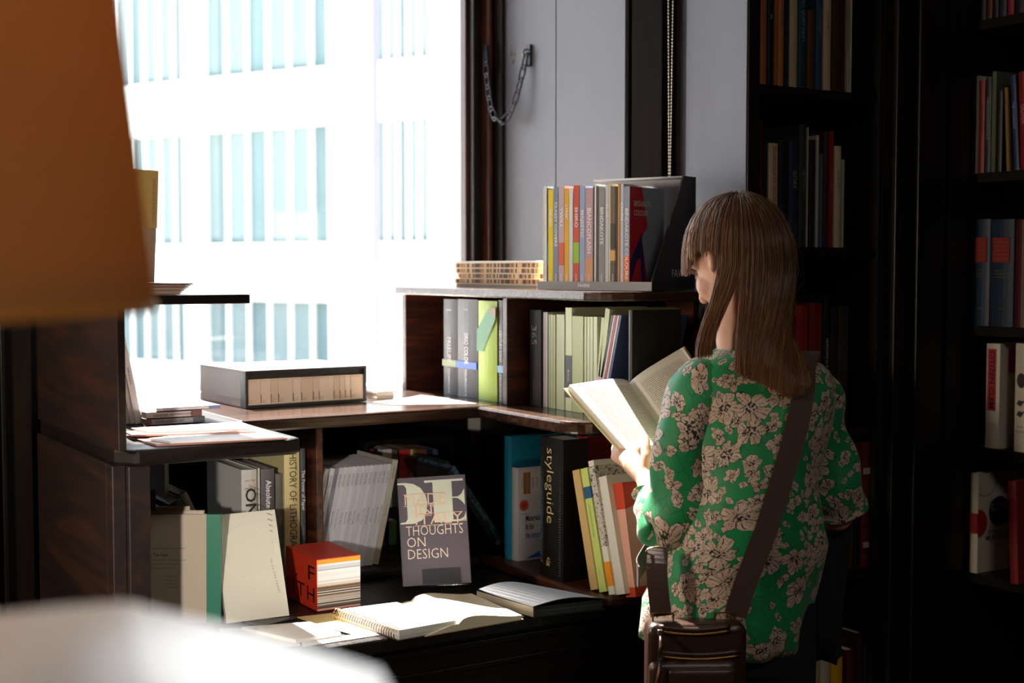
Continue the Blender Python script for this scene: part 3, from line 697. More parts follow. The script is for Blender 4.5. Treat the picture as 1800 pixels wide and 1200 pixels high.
for s_, yy_, zz, ft in (('F', .028, hR*.68, .034), ('.', .105, hR*.64, .010), ('H', .030, hR*.27, .038), ('T', .082, hR*.27, .040), ('I', .122, hR*.27, .007), ('W', .150, hR*.27, .02)):
    put_text(mb, s_, .044, (-.0006, yy_, zz), (0, -1, 0), (0, 0, 1), fit=ft)
mb.build('title', M(TK, .5), rbk)
tag(rbk, 'thick orange red swatch book with black capitals, its paper sheets fanning out', 'book')
# ---------------------------------------------------------------- things on the sill and counter
def slab(name, pts, z0, z1, mats, label, cat, group=None, bevel=0, part=None):
    P = [W(x, y, z=z1) for x, y in pts]; c = sum(P, Vector())/len(P)
    o = MB().prism([(p.x-c.x, p.y-c.y) for p in P], 0, z1-z0).build(name, mats, bevel=bevel, loc=(c.x, c.y, z0))
    return tag(o, label, cat, group)
WHITE = M('e9e7e4', .6)
# slipcase of paper samples on the sill
A, B = W(432, 719, z=ZM), W(646, 711, z=ZM)
yw = .05; wl = (B-A).length*1.09; hb = W(432, 653, D=fwd.dot(A.xy)).z-ZM
sc = empty('slipcase', (A.x, A.y, ZM+.001), (0, 0, yw)); CL = M('a5a3a3', .8, 0, .3); CH = M('2a292b', .5); DP = .27
mb = MB(); mb.box(0, .003, .001, DP, 0, hb); mb.box(wl-.003, wl, .001, DP, 0, hb); mb.box(0, wl, .001, DP, hb-.003, hb+.0003); mb.box(0, wl, .001, DP, 0, .003); mb.box(0, wl, DP-.003, DP, 0, hb)
mb.build('case', CL, sc)
mb = MB(); mb.box(0, .006, 0, .03, 0, hb); mb.box(wl-.006, wl, 0, .03, 0, hb); mb.box(.006, wl-.006, 0, .006, hb-.006, hb); mb.box(.006, wl-.006, .010, .016, hb-.019, hb-.006); mb.box(.006, wl-.006, 0, .03, 0, .0065)
mb.build('front_lip', CH, sc)
us = [318, 398, 460, 505, 597, 650, 724, 762, 858, 897, 932, 968, 1056]
nm_ = ['B-1', 'B-2', 'A-1', 'C-1', 'C-2', 'C-4', 'C-3', 'B-3', 'A-2', 'A-3', 'B-4', 'D-1']
for i in range(12):
    a = .006+(us[i]-318)/(1056-318)*(wl-.012); b = .006+(us[i+1]-318)/(1056-318)*(wl-.012)
    r = empty('sample_booklet', (A.x+math.cos(yw)*(a+b)/2-math.sin(yw)*.004, A.y+math.sin(yw)*(a+b)/2+math.cos(yw)*.004, ZM+.0078), (0, 0, yw))
    t = b-a-.0008
    MB().box(-t/2, t/2, 0, .21, 0, hb-.027).build('cover', M(['e0c8b2', 'e6cfba', 'dac2aa'][i % 3], .6), r)
    mb = MB(); mb.box(-t/2+.0002, -t/2+.002, -.0005, 0, .004, .023, 1 if i in (3, 4, 5, 6) else 0)
    put_text(mb, nm_[i], .0055 if t > .013 else .0042, (-t/2+.0035, -.0004, .006), (1, 0, 0), (0, 0, 1), 2, align='LEFT')
    put_text(mb, 'PAPERS', .0022, (-t/2+.0035, -.0004, .0105), (1, 0, 0), (0, 0, 1), 2, align='LEFT', fit=min(.010, t*.6))
    put_text(mb, 'FINE STOCK', .0022, (-t/2+.0015, -.0004, hb-.031), (1, 0, 0), (0, 0, 1), 2, align='LEFT', fit=t*.7)
    mb.build('title', [M('b23a2a', .5), M('30302e', .5), M('4b403a', .6)], r)
    tag(r, 'cream sample booklet marked %s in the slipcase on the window sill' % nm_[i], 'booklet', 'booklets in the sill slipcase')
tag(sc, 'grey cloth slipcase with a charcoal lip full of cream booklets on the sill', 'slipcase')
# little card stack and papers beside it
for k in range(5):
    p = W(667, 699, z=ZM)
    o = MB().box(-.023, .023, -.03, .03, 0, .0035).build('card', M(['efe6dc', 'e2cfc2', 'f0ece6', 'e6d9cc', 'f2eee8'][k], .6), loc=(p.x+.001*(k % 3), p.y+.001*k, ZM+.0006+.0038*k)); o.rotation_euler.z = .02*k
    tag(o, 'small pale card in a short stack right of the slipcase, ' + ['lowest', 'second from the bottom', 'middle one', 'second from the top', 'topmost'][k], 'card', 'small cards beside the slipcase')
slab('paper_sheet', [(655, 706), (760, 696), (838, 709), (690, 711)], ZM+.0003, ZM+.0012, M('e9dcd4', .6), 'pinkish white sheet lying flat at the corner of the sill', 'paper')
slab('paper_sheet', [(688, 704), (740, 694), (790, 700), (760, 707)], ZM+.0013, ZM+.0028, M('f1ebe6', .6), 'small folded white leaflet on the pinkish sheet at the sill corner', 'paper')
# stack of three lying books on the left board
def lying(pa, pb, yb_, yt_, zbase, c, label, d, texts=(), bands=(), group=None, Yl=None, pages=None):
    a = W(pa, yb_, z=zbase) if Yl is None else W(pa, yb_, Y=Yl); b = W(pb, yb_, Y=a.y)
    t = (W(pa, yt_, Y=a.y).z - W(pa, yb_, Y=a.y).z)
    L = b.x-a.x
    r = empty('book', (a.x, a.y, zbase)); tag(r, label, 'book', group)
    mb = MB(); mb.box(0, L, 0, .0012, 0, t).box(0, L, 0, d, t-.001, t).box(0, L, 0, d, 0, .001)
    mats = [M(c, .5)]
    for (x0, x1, bc) in bands: mats.append(M(bc, .5)); mb.box(L*x0, L*x1, -.0004, .01, 0, t+.0002, len(mats)-1)
    mb.build('cover', mats, r)
    MB().box(.002, L-.002, .0014, d-.002, .0012, t-.0012).build('page_block', PAGES_Z, r)
    if texts:
        q = MB()
        for s_, sz, xx, col, kw in texts: put_text(q, s_, sz, (L*xx, -.0008, t/2), (1, 0, 0), (0, 0, 1), 0, align='LEFT', **kw)
        q.build('title', M(texts[0][3], .5), r)
    return r, t
G = 'lying books stacked on the left sill board'
r1, t1 = lying(257, 360, 748, 737, ZM+.001, 'a6a4a6', 'grey paper sample book, lowest of the lying stack of three', .16, [('SAUNDERS WATERFORD SERIES', .008, .14, '2e2c2e', dict(fit=.062))], [(.0, .09, '6b4a44'), (.80, 1, '5d6670')], G)
r2, t2 = lying(257, 355, 736, 725, ZM+.001+t1+.0005, 'cfcbcb', 'pale book titled somerset, middle of the lying stack of three', .17, [('somerset', .012, .12, '3c3a3c', dict(fit=.03)), ('PRINTMAKING PAPERS', .005, .42, '7a7678', {})], [(.80, 1, '7d5a5a')], G, Yl=r1.location.y+.003)
r3, t3 = lying(275, 387, 724, 718, ZM+.001+t1+t2+.001, 'e6e6ea', 'wide white book with a blue corner, topmost of the lying stack of three', .24, [('Bockingford', .006, .1, 'a0a0a8', {})], [(.82, 1, '7f9ac8')], G, Yl=r1.location.y+.006)
# leaning white books against the side panel
for k, (pb_, pt_, yt_, w_, c, l) in enumerate([(228, 219, 652, 6, 'c9c2bf', 'slim white book leaning against the left panel, innermost'), (238, 222, 595, 9, 'd8d1cd', 'tall white book leaning against the left panel, middle one'), (250, 226, 592, 12, 'e2dcd8', 'tall white book leaning against the left panel, nearest the window')]):
    b0 = W(pb_, 746, z=ZM); h = .175 if k else .115
    ln = -math.radians([5, 9.5, 10.5][k])
    t = w_/2400*2.7
    book((b0.x-.004, b0.y+.004*k, ZM+.002), t, [.112, .178, .182][k], .15, c, l, lean=ln, group='white books leaning against the left panel', texts=[('bank of papers', .006, 'down', 0, .10, '6a6460')])
# loose brochures on the left board
z = ZM+.0006
for k, (pts, c, l) in enumerate([([(222, 766), (420, 740), (505, 769), (275, 781)], 'b07a6c', 'salmon backed brochure, lowest on the left sill board'),
    ([(262, 770), (440, 750), (500, 767), (300, 776)], 'e8e2e4', 'white brochure with a dark edge, second on the left sill board'),
    ([(220, 758), (400, 745), (450, 757), (232, 764)], 'c09084', 'coral edged brochure beside the panel on the left sill board'),
    ([(230, 752), (405, 742), (440, 752), (260, 758)], 'efe9ea', 'white brochure topmost on the left sill board')]):
    slab('brochure', pts, z, z+.0035, [M(c, .5)], l, 'brochure', 'loose brochures on the left sill board'); z += .0038
# small upper shelf, left
ZS = ZT+.0015
pA = W(262, 476, Y=2.60)
book((W(258, 476, Y=2.49).x-.012, 2.49, ZS+.022), .052, W(290, 302, Y=2.49).z-ZS-.022, .16, 'd9c9b4', 'cream book with an ochre upper half standing on the small upper shelf behind the lamp', soft=False, group=None, lean=math.radians(2.5),
     bands=[(.10, .205, 'c9a868')], texts=[('SEVEN SIGNS THE STORY', .007, 'down', .018, .15, '8a7a60', dict(fit=.08))])
px0, px1 = W(240, 500, Y=2.41).x, W(318, 500, Y=2.41).x
for k in range(7):
    o = MB().prism([(0, 0), (px1-px0+.004*k, .004), (px1-px0+.004*k, .24), (0, .24)], 0, .0026).build('leaflet', M(['c9a08c', 'd8c6b4', 'b58a78', 'e0d2c4', 'a87c70', 'cdb4a4', '6a4a50'][k], .6), loc=(px0, 2.41, ZS+.0003+.0029*k))
    tag(o, ['plum dark leaflet', 'buff leaflet', 'rust leaflet', 'pale leaflet', 'brown leaflet', 'sand leaflet', 'tan leaflet'][6-k] + ' in the fanned stack on the small upper shelf, ' + ['lowest', 'second from below', 'third from below', 'in the very middle', 'third from the top', 'second from the top', 'topmost'][k], 'leaflet', 'fanned leaflets on the small upper shelf')

# counter papers
ZC = .8008
slab('brochure', [(425, 1101), (545, 1092), (599, 1111), (520, 1124)], ZC+.0012, ZC+.008, [M('efe9e4', .6)], 'white brochure with a brown edge lying at the front of the casing top', 'brochure', bevel=.0005)
slab('paper_sheet', [(385, 1104), (432, 1103), (525, 1122), (528, 1134), (400, 1140)], ZC, ZC+.001, WHITE, 'white sheet partly under the foreground pages on the casing top', 'paper')
slab('paper_sheet', [(530, 1127), (610, 1116), (735, 1104), (690, 1112), (532, 1136)], ZC, ZC+.0009, WHITE, 'narrow white sheet along the front edge of the casing top', 'paper')
slab('leaflet', [(521, 1084), (583, 1077), (640, 1091), (560, 1098)], ZC+.0006, ZC+.0016, M('eccf8a', .6), 'yellow leaflet with a small emblem beside the spiral notebook', 'leaflet')
slab('leaflet', [(560, 1098), (640, 1091), (690, 1108), (625, 1116)], ZC+.0010, ZC+.0020, M('f1ece2', .6), 'white half leaflet between the yellow one and the casing edge', 'leaflet')
slab('brochure', [(455, 1101), (430, 1093), (500, 1078), (522, 1084)], ZC, ZC+.0025, M('37302e', .4), 'dark brochure lying under the cream booklet with the embossed circle', 'brochure')
# open book
zo = ZC
def P_(x, y, z_): return W(x, y, z=z_)
g0, g1 = P_(806, 1090, .822), P_(722, 1050, .822)      # gutter near, far
r0, r1_ = P_(917, 1071, .822), P_(822, 1040, .822)
ob = empty('open_book', (g0.x, g0.y, zo))
O = Vector((g0.x, g0.y, zo))
G0 = Vector((0, 0, 0)); G1 = Vector((g1.x-g0.x, g1.y-g0.y, 0)); RR = Vector((r0.x-g0.x, r0.y-g0.y, 0))
def leaf(mb, wdir, wlen, z_gut, hump, z_end, thick, n=14, mi=0):
    rings = []
    for i in range(n+1):
        s_ = i/n; zz = z_gut+(z_end-z_gut)*s_+hump*math.sin(PI*min(1, s_*1.15)**.6)*(1-s_*.5)
        lo = .0018
        p = wdir*wlen*s_
        rings.append([Vector((p.x, p.y, lo)), Vector((p.x+G1.x, p.y+G1.y, lo)), Vector((p.x+G1.x, p.y+G1.y, zz)), Vector((p.x, p.y, zz))])
    mb.loft(rings, mi)
mb = MB(); leaf(mb, RR.normalized(), RR.length, .014, .014, .010, 0); mb.build('right_pages', M('f0e6d0', .7), ob, smooth=False)
mb = MB(); leaf(mb, -RR.normalized(), RR.length*.5, .014, .0025, .0015, 0); mb.build('left_pages', M('f0e6d0', .7), ob)
mb = MB(); e = RR.normalized()*RR.length*1.03
mb.prism([tuple((RR.normalized()*-.5*RR.length).xy), tuple(e.xy), tuple((e+G1*1.02).xy), tuple((G1*1.02-RR.normalized()*.5*RR.length).xy)], 0, .0016); mb.build('cover', M('b9a27c', .6), ob)
mb = MB(); put_text(mb, 'Contents', .006, G1*.84+RR*.38+Vector((0, 0, .0262)), RR, G1); mb.build('title', M('c9b48c', .6), ob)
tag(ob, 'thick open book with cream pages on the casing top beside the spiral notebook', 'book')
# spiral notebook lying over the left pages
q = [W(x, y, z=.8235) for x, y in ((592, 1069), (697, 1056), (804, 1088), (702, 1106))]
nb = empty('spiral_notebook', (q[3].x, q[3].y, ZC)); o_ = Vector((q[3].x, q[3].y, 0))
pts = [((p-o_).x, (p-o_).y) for p in (q[3], q[2], q[1], q[0])]
for k, (z0, z1, c, nme) in enumerate([(.0016, .003, '8c8c8a', 'back_cover'), (.0034, .009, 'd8d8d6', 'page_block'), (.0094, .015, 'eeeeec', 'page_block'), (.0154, .021, 'f4f4f2', 'page_block')]):
    sh = .994-.004*k
    cx0 = sum(p[0] for p in pts)/4; cy0 = sum(p[1] for p in pts)/4
    MB().prism([(cx0+(x-cx0)*sh, cy0+(y-cy0)*sh) for x, y in pts], z0, z1).build(nme, M(c, .6), nb)
e0, e1 = Vector((*pts[0], 0)), Vector((*pts[3], 0)); ax = (e1-e0).normalized(); out = Vector((-ax.y, ax.x, 0)); 
if out.dot(Vector((*pts[1], 0))-e0) > 0: out = -out
mb = MB(); N_ = 26
for k in range(N_):
    for dd in (-.0012, .0012):
        c0_ = e0.lerp(e1, (k+.5)/N_)+ax*dd+Vector((0, 0, .0125))
        mb.tube([c0_+out*(.0105*math.cos(a*PI/8))+Vector((0, 0, .0118*math.sin(a*PI/8))) for a in range(16)], .0006, 5, closed=True)
mb.build('wire_binding', M('b08d6a', .25, 1), nb, smooth=True)
tag(nb, 'white wire-bound notebook lying partly on the open book', 'notebook')
# black folder
q = [W(x, y, z=.828) for x, y in ((937, 1062), (1063, 1048), (928, 1022), (838, 1033))]
bf = empty('folder', (q[0].x, q[0].y, ZC)); o_ = Vector((q[0].x, q[0].y, 0)); v = [(p-o_) for p in q]; v = [Vector((a.x, a.y, 0)) for a in v]
rings = []
for i in range(13):
    s_ = i/12; bow = .010*math.sin(PI*s_)
    a, b = v[0].lerp(v[1], s_), v[3].lerp(v[2], s_)
    rings.append([a+Vector((0, 0, .021+bow)), b+Vector((0, 0, .021+bow)), b+Vector((0, 0, .023+bow)), a+Vector((0, 0, .023+bow))])
FB = NM('grained_black_card', .32); FB.color('1b1d22'); FB.bump(FB.noise(FB.coord(), 900, 2), .35, .0006)
MB().loft(rings).build('front_cover', FB.m, bf)
ins = [v[0]*.0+(v[1]-v[0])*.02, v[0]+(v[1]-v[0])*.98, v[3]+(v[2]-v[3])*.98, v[3]+(v[2]-v[3])*.02]
MB().prism([tuple(p.xy) for p in (v[0], v[1], v[2], v[3])], 0, .0014).build('back_cover', M('1d1e22', .4), bf)
ii = [a.lerp((v[0]+v[2])/2, .03) for a in v]
for z0, z1, c in ((.0018, .008, '24262a'), (.0086, .0145, '2e3034'), (.0152, .0205, '1a1b1e')): MB().prism([tuple(p.xy) for p in ii], z0, z1).build('page_block', M(c, .45), bf)
MB().prism([tuple((v[3]).xy), tuple((v[0]).xy), tuple((v[0].lerp(v[1], .012)).xy), tuple((v[3].lerp(v[2], .012)).xy)], .0016, .0209).build('spine', M('8a8478', .5), bf)
tag(bf, 'black grained folder lying on the casing top with its cover bowed up', 'folder')
# MADE IN ITALY book on an acrylic stand
Dm = 2.86
bl, br_, tl = W(708, 1036, D=Dm+.01), W(828, 1029, D=Dm), W(690, 847, D=Dm+.045)
dz = .8255-min(bl.z, br_.z); 
for a in (bl, br_, tl): a.z += dz
mi_ = empty('display_book', bl); xa_ = (br_-bl).normalized(); ya_ = tl-bl; ya_ = (ya_-xa_*ya_.dot(xa_)).normalized(); za_ = xa_.cross(ya_)
mi_.rotation_euler = Matrix((xa_, ya_, za_)).transposed().to_euler(); lw, lh = (br_-bl).length, (tl-bl).length
MB().box(0, lw, 0, lh, -.002, 0).box(0, lw, 0, lh, -.012, -.010).box(0, .002, 0, lh, -.012, 0).build('cover', M('46394a', .45), mi_)
MB().box(.0022, lw-.001, .001, lh-.001, -.0098, -.0022).build('page_block', PAGES, mi_)
mb = MB(); zf = .0005; u = lw; y0, y1 = lh*.565, lh*.955
def poly(pp, zz=zf, mi=0): mb.add([(x*u, lh*y, zz) for x, y in pp], [tuple(range(len(pp)))], mi)
# a large cropped D and E in the classic high-contrast style
cur = [(.05+.40*math.sin(a*PI/20), .575+.375*(.5+.5*math.cos(a*PI/20))) for a in range(21)]
poly([(.0, .955), (.12, .955), (.24, .94), (.34, .90), (.41, .83), (.43, .76), (.41, .67), (.34, .60), (.22, .572), (.02, .572), (.02, .585), (.10, .59), (.13, .62), (.13, .90), (.10, .935), (.0, .94)])
poly([(.40, .965), (.97, .965), (.97, .945), (.40, .945)]); poly([(.52, .945), (.80, .945), (.80, .572), (.52, .572)]); poly([(.40, .572), (.99, .572), (.97, .60), (.90, .572)])
poly([(.80, .79), (.88, .785), (.93, .76), (.98, .72), (.98, .87), (.93, .82), (.88, .80), (.80, .80)])
poly([(.80, .572), (.99, .572), (.99, .66), (.96, .61), (.90, .59), (.80, .588)]); 
mb.build('large_letters', M('c6c9b8', .4), mi_)
mb = MB()
for s_, yy_, fx0, ft in (('MADE', .79, .08, .62), ('IN', .695, .22, .27), ('ITALY', .605, .22, .72)):
    vs, fs = text_data(s_, .030, align='LEFT', bold=-.008); w_ = max(a.x for a in vs)
    mb.add([Vector((a.x*ft*lw/w_, a.y*1.15, 0)) for a in vs], fs, 0, Matrix.Translation((fx0*lw, yy_*lh, .0011)))
    for k in (-1, 1): mb.box(fx0*lw, (fx0+ft)*lw, yy_*lh+k*.0125-.0005, yy_*lh+k*.0125+.0005, .0008, .0011)
put_text(mb, '@', .009, (.52*lw, .735*lh, .0012), (1, 0, 0), (0, 1, 0))
mb.build('copper_title', M('dcb49a', .4), mi_)
mb = MB()
for s_, yy_, ft in (('THOUGHTS', .50, .84), ('ON', .395, .28), ('DESIGN', .285, .60)):
    vs, fs = text_data(s_, .028, align='LEFT', bold=-.012); w_ = max(a.x for a in vs)
    mb.add([Vector((a.x*ft*lw/w_, a.y*1.08, 0)) for a in vs], fs, 0, Matrix.Translation((.09*lw, yy_*lh, .0008)))
mb.build('title', M('d8c8b4', .4), mi_)
tag(mi_, 'aubergine book with cropped white letters, Made in Italy, Thoughts on Design, facing out', 'book')
ac = NM('clear_acrylic', .05); n2 = ac.nt; t_ = ac.node('ShaderNodeBsdfTransparent'); t_.inputs[0].default_value = (.86, .88, .88, 1); g_ = ac.node('ShaderNodeBsdfGlossy'); g_.inputs['Roughness'].default_value = .03
f_ = ac.node('ShaderNodeFresnel'); m_ = ac.node('ShaderNodeMixShader'); ac.link(f_.outputs[0], m_.inputs[0]); ac.link(t_.outputs[0], m_.inputs[1]); ac.link(g_.outputs[0], m_.inputs[2]); n2.links.new(m_.outputs[0], n2.nodes['Material Output'].inputs[0])
st = empty('acrylic_stand', bl); st.rotation_euler = mi_.rotation_euler
MB().box(lw*.30, lw*.86, .002, .034, .0022, .0042).build('front_lip', ac.m, st, bevel=.001)
MB().box(lw*.15, lw*.98, -.0035, -.001, -.016, .004).build('ledge', ac.m, st)
MB().box(lw*.12, lw*.9, -.001, lh*.75, -.0165, -.0135).build('back_plate', ac.m, st)
tag(st, 'clear acrylic easel stand holding the aubergine book', 'stand')
# two dark portfolios leaning in the corner behind
pm2 = NM('blue_grey_pattern', .5); v_ = pm2.coord('Object', (60, 60, 60)); pm2.color(pm2.ramp(pm2.noise(v_, 1.5, 4), [(.42, '2c3032'), (.5, '3f6f86'), (.6, '5d6a70')]))
for k, (pbx, pby, l) in enumerate([(884, 972, 'dark portfolio with a blue speckled edge leaning in the shelf corner, nearest the turquoise book'), (866, 974, 'plain dark portfolio leaning in the shelf corner, behind the speckled one')]):
    X_, Y_ = (1.69, 2.80) if k == 0 else (1.665, 2.86)
    b0 = W(pbx, pby, Y=Y_)
    r = empty('portfolio', (b0.x, Y_, ZB+.002), (0, math.radians(-35 if k == 0 else -33), 0)); 
    MB().box(-.012, .0, 0, .22, 0, .25).box(.012, .0125, 0, .22, 0, .25).build('cover', M('26282a', .45), r)
    MB().box(.0, .012, -.0005, .22, 0, .25).build('edge', pm2.m if k == 0 else M('2f3032', .5), r)
    mb = MB(); mb.lathe([(.0, 0), (.0065, 0), (.0065, .001), (0, .001)], 16, mtx=Matrix.Translation((-.002, -.001, .022)) @ Matrix.Rotation(PI/2, 4, 'X')); mb.build('ring_label', M('9a9a98', .5), r)
    tag(r, l, 'portfolio')

# ---------------------------------------------------------------- top of the upper shelf
hc_ = NM('honeycomb_card', .8); hv = hc_.coord(); hx, hy, hz = hc_.xyz(hv)
wn = hc_.node('ShaderNodeTexWhiteNoise', noise_dimensions='1D'); hc_.link(((hx+hy)*150).op('FLOOR'), wn.inputs['W'])
hc_.color(hc_.ramp(S(hc_.nt, wn.outputs[0]), [(0, '3a2214'), (.35, '6b4226'), (.6, 'a8743e'), (.8, 'd8b080')]))
A, B = W(803, 500, X=1.70), W(952, 503, Y=2.66)
Am = Vector((W(797, 505, z=ZT).x, 0, 0))
hA = Vector((1.70, 3.13, 0)); 
LW = [(W(798, 500, X=1.70).y), (W(953, 500, X=1.72).y)]
yc = (LW[0]+LW[1])/2; hl = abs(LW[0]-LW[1])/2
hbase = ZT+.0005
tt = [(.010, 'grey'), (.0125, 'c'), (.0125, 'c'), (.0125, 'c'), (.0125, 'c')]
lab5 = ['greyish corrugated board, lowest of the stack on the upper shelf', 'honeycomb cardboard sample, second from the bottom of the stack', 'honeycomb cardboard sample, middle of the stack on the upper shelf', 'honeycomb cardboard sample, second from the top of the stack', 'honeycomb cardboard sample, topmost of the stack on the upper shelf']
zz = hbase
for k, (t, kind) in enumerate(tt):
    r = empty('board_sample', (1.80, yc, zz), (0, 0, .03*math.sin(k*2.2)))
    MB().box(-.094, .10, -hl+.001, hl-.001, .0014, t-.0014).build('core', hc_.m if kind == 'c' else M('8d8578', .8), r)
    MB().box(-.095, .101, -hl, hl, 0, .0013).build('facing', M('d9c3a0', .7), r); MB().box(-.095, .101, -hl, hl, t-.0013, t).build('facing', M('e0d3bc', .7), r)
    tag(r, lab5[k], 'cardboard', 'cardboard samples on the upper shelf'); zz += t+.0004
o = MB().box(-.10, .104, -hl*1.02, hl*1.0, 0, .004).build('board_sample', M('cfc9c0', .6), loc=(1.80, yc, zz)); tag(o, 'smooth pale board lying on top of the honeycomb cardboard stack', 'cardboard')
# angled display case with fanned swatch books
yc_ = math.atan2(-.926, .377)
c0p = Vector((1.665, 2.575, ZT+.0008)); CW = .295; CD = .19
cs = empty('display_case', c0p, (0, 0, yc_)); KG = M('8a8b92', .4); KB = M('16161a', .38); HC = .250
MB().box(0, CW, .0, CD, 0, .004).box(0, CW, -.002, .0, 0, .019).build('tray', M('9a9ba2', .4), cs)
MB().box(0.06, CW, CD-.004, CD, .004, HC-.004).build('back_panel', KG, cs)
MB().box(.06, CW-.004, CD-.055, CD, HC-.004, HC).build('top_panel', KG, cs)
side_pts = [(0, 0), (CD, 0), (CD, HC), (CD-.055, HC), (0, .02)]
mt = Matrix(((0, 0, 1, 0), (1, 0, 0, 0), (0, 1, 0, 0), (0, 0, 0, 1)))
MB().prism(side_pts, CW-.004, CW, mtx=mt).build('side_panel', KB, cs)
mb = MB(); put_text(mb, 'FAVINI', .024, (CW+.0006, .118, .036), (0, 1, 0), (0, 0, 1), bold=-.01); put_text(mb, 'FAVINI', .010, (CW*.42, -.0028, .010), (1, 0, 0), (0, 0, 1), 1, bold=.03)
mb.build('title', [M('f2f2f4', .4), M('f0f0f2', .4)], cs)
tag(cs, 'black and grey angled display case lettered FAVINI on the upper shelf', 'display case')
sw = [(680, 689, 'e6dccb', ''), (690, 712, 'dfe4e8', ''), (713, 722, '2b3038', ''), (724, 770, 'e6d22a', 'SIRIO'), (772, 812, '8494b4', 'CLASSY COVERS'), (815, 865, 'c4b2bc', 'TWILL'), (867, 905, 'ecb21e', 'LYNX'), (907, 940, 'd8e0ea', 'TOKYO'),
      (945, 993, 'd0553a', 'SHIRO'), (997, 1043, '96b0dc', 'MAJESTIC'), (1046, 1110, 'bfa0aa', 'BIANCOFLASH'), (1112, 1122, '2a2a30', ''), (1123, 1137, 'e8e8ea', ''), (1139, 1156, '4b4b52', ''), (1158, 1210, '8e9094', 'BINDAKOTE'), (1213, 1243, 'c8ccd4', 'ALGA'),
      (1245, 1256, 'e8e0c4', ''), (1258, 1296, '6a5c48', ''), (1298, 1314, '1e1a18', ''), (1316, 1334, 'c88a4a', ''), (1338, 1364, 'c9c9d4', 'CRUSH'), (1366, 1414, '8e9cb8', 'BINDAKOTE COLOURS')]
names_s = ['cream', 'white', 'thin black', 'bright yellow', 'blue grey classy covers', 'mauve and red twill', 'amber', 'pale blue white', 'red and lime shiro', 'light blue majestic', 'mauve and peach biancoflash', 'narrow black', 'narrow white', 'narrow slate', 'mid grey bindakote', 'silver grey', 'narrow cream', 'gold and black', 'narrow dark brown', 'narrow tan', 'pale lilac crush', 'blue and orange bindakote colours']
for i, (a, b, c, tx) in enumerate(sw):
    xa1 = .012+(a-680)/(1414-680)*(CW-.020-.05)*1.0; xb1 = .012+(b-680)/(1414-680)*(CW-.020-.05)
    xm = (xa1+xb1)/2; t = xb1-xa1-.0004
    wp = c0p + Vector((math.cos(yc_)*xm-math.sin(yc_)*.003, math.sin(yc_)*xm+math.cos(yc_)*.003, .0045))
    kw = dict(bold=.02)
    tx_l = [(tx, min(.020, max(t*.72, .009)), 'down', 0, .185-.008*len(tx)*.62*(1 if t > .012 else .6)-.005, 'f0eeee', dict(bold=.02, fit=.0105*len(tx)*(.85 if t > .014 else .72)))] if tx else []
    if t > .007: tx_l.append(('FAVINI', .006, 'down', 0, .022, 'f0eeee'))
    bands = {5: [(.05, .10, 'd86a5a')], 8: [(.055, .10, '9cc83c')], 10: [(.0, .065, 'd8a07a')], 17: [(.06, .082, 'dcb25e'), (.085, .14, '3a332c'), (.005, .055, '58524e')], 21: [(.0, .07, 'e06a2a')], 2: [(.05, .1, '3a7ac0')]}.get(i, [])
    def cover_art(r, t, h, d, b, i=i):
        if i != 21: return
        mb = MB(); x = t/2+.0005
        def pl(pp, mi, e=0): mb.add([(x+e, y, z_) for y, z_ in pp], [tuple(range(len(pp)))], mi)
        pl([(0, .0), (.145, .0), (.145, h), (0, h)], 0); pl([(0, h*.25), (.05, h*.55), (.07, .0), (0, 0)], 1, .0002); pl([(.05, h), (.145, h), (.145, .0), (.075, .02), (.05, h*.5), (.075, h*.62)], 2, .0002)
        pl([(0, .0), (.05, .0), (.045, h*.30), (.03, h*.28)], 0, .0004)
        mb.build('cover_artwork', [M('c82c36', .4), M('3a2e68', .4), M('9aa2b0', .4)], r)
    xt = [('BINDAKOTE', .017, 'right', .052, .182, 'e4dcd8', dict(fit=.072, bold=.01)), ('COLOURS', .017, 'right', .046, .162, 'e4dcd8', dict(fit=.060, bold=.01))] if i == 21 else []
    rr = book(wp, t, .222+.004*math.sin(i*1.7), .145, c, names_s[i]+' swatch book standing in the angled display case', yaw=yc_, group='swatch books in the display case', texts=tx_l+[], bands=bands, marks=cover_art, name='swatch_book')
    if xt:
        q = MB()
        for s_, sz, mode, x, z_, col, kw in xt: put_text(q, s_, sz, (t/2+.0012, x, z_), (0, 1, 0), (0, 0, 1), **kw)
        q.build('cover_title', M('e4dcd8', .4), rr)

# ---------------------------------------------------------------- chain on the wall
def link_mesh(mb, c, d, up, L, w, r):
    d = d.normalized(); s_ = d.cross(up).normalized()
    pts = []
    for k in range(20):
        a = 2*PI*k/20; pts.append(c + d*(math.copysign(abs(math.cos(a))**.8, math.cos(a))*L/2) + s_*(math.copysign(abs(math.sin(a))**.8, math.sin(a))*w/2))
    mb.tube(pts, r, 7, closed=True)
P1 = W(853, 92, X=1.955) ; P2 = W(925, 97, X=1.988); mid = W(884, 214, X=1.955)
IRON = M('3a3a40', .35, .8)
ch = empty('iron_chain', P2)
pts = []
N = 13
for k in range(N+1):
    s_ = k/N; p = P1.lerp(P2, s_)
    f_ = 1-abs(2*s_-1)**2.4
    p.z = p.z + (mid.z-(P1.z+P2.z)/2)*f_; p.x = p.x + (mid.x-(P1.x+P2.x)/2)*f_; pts.append(p)
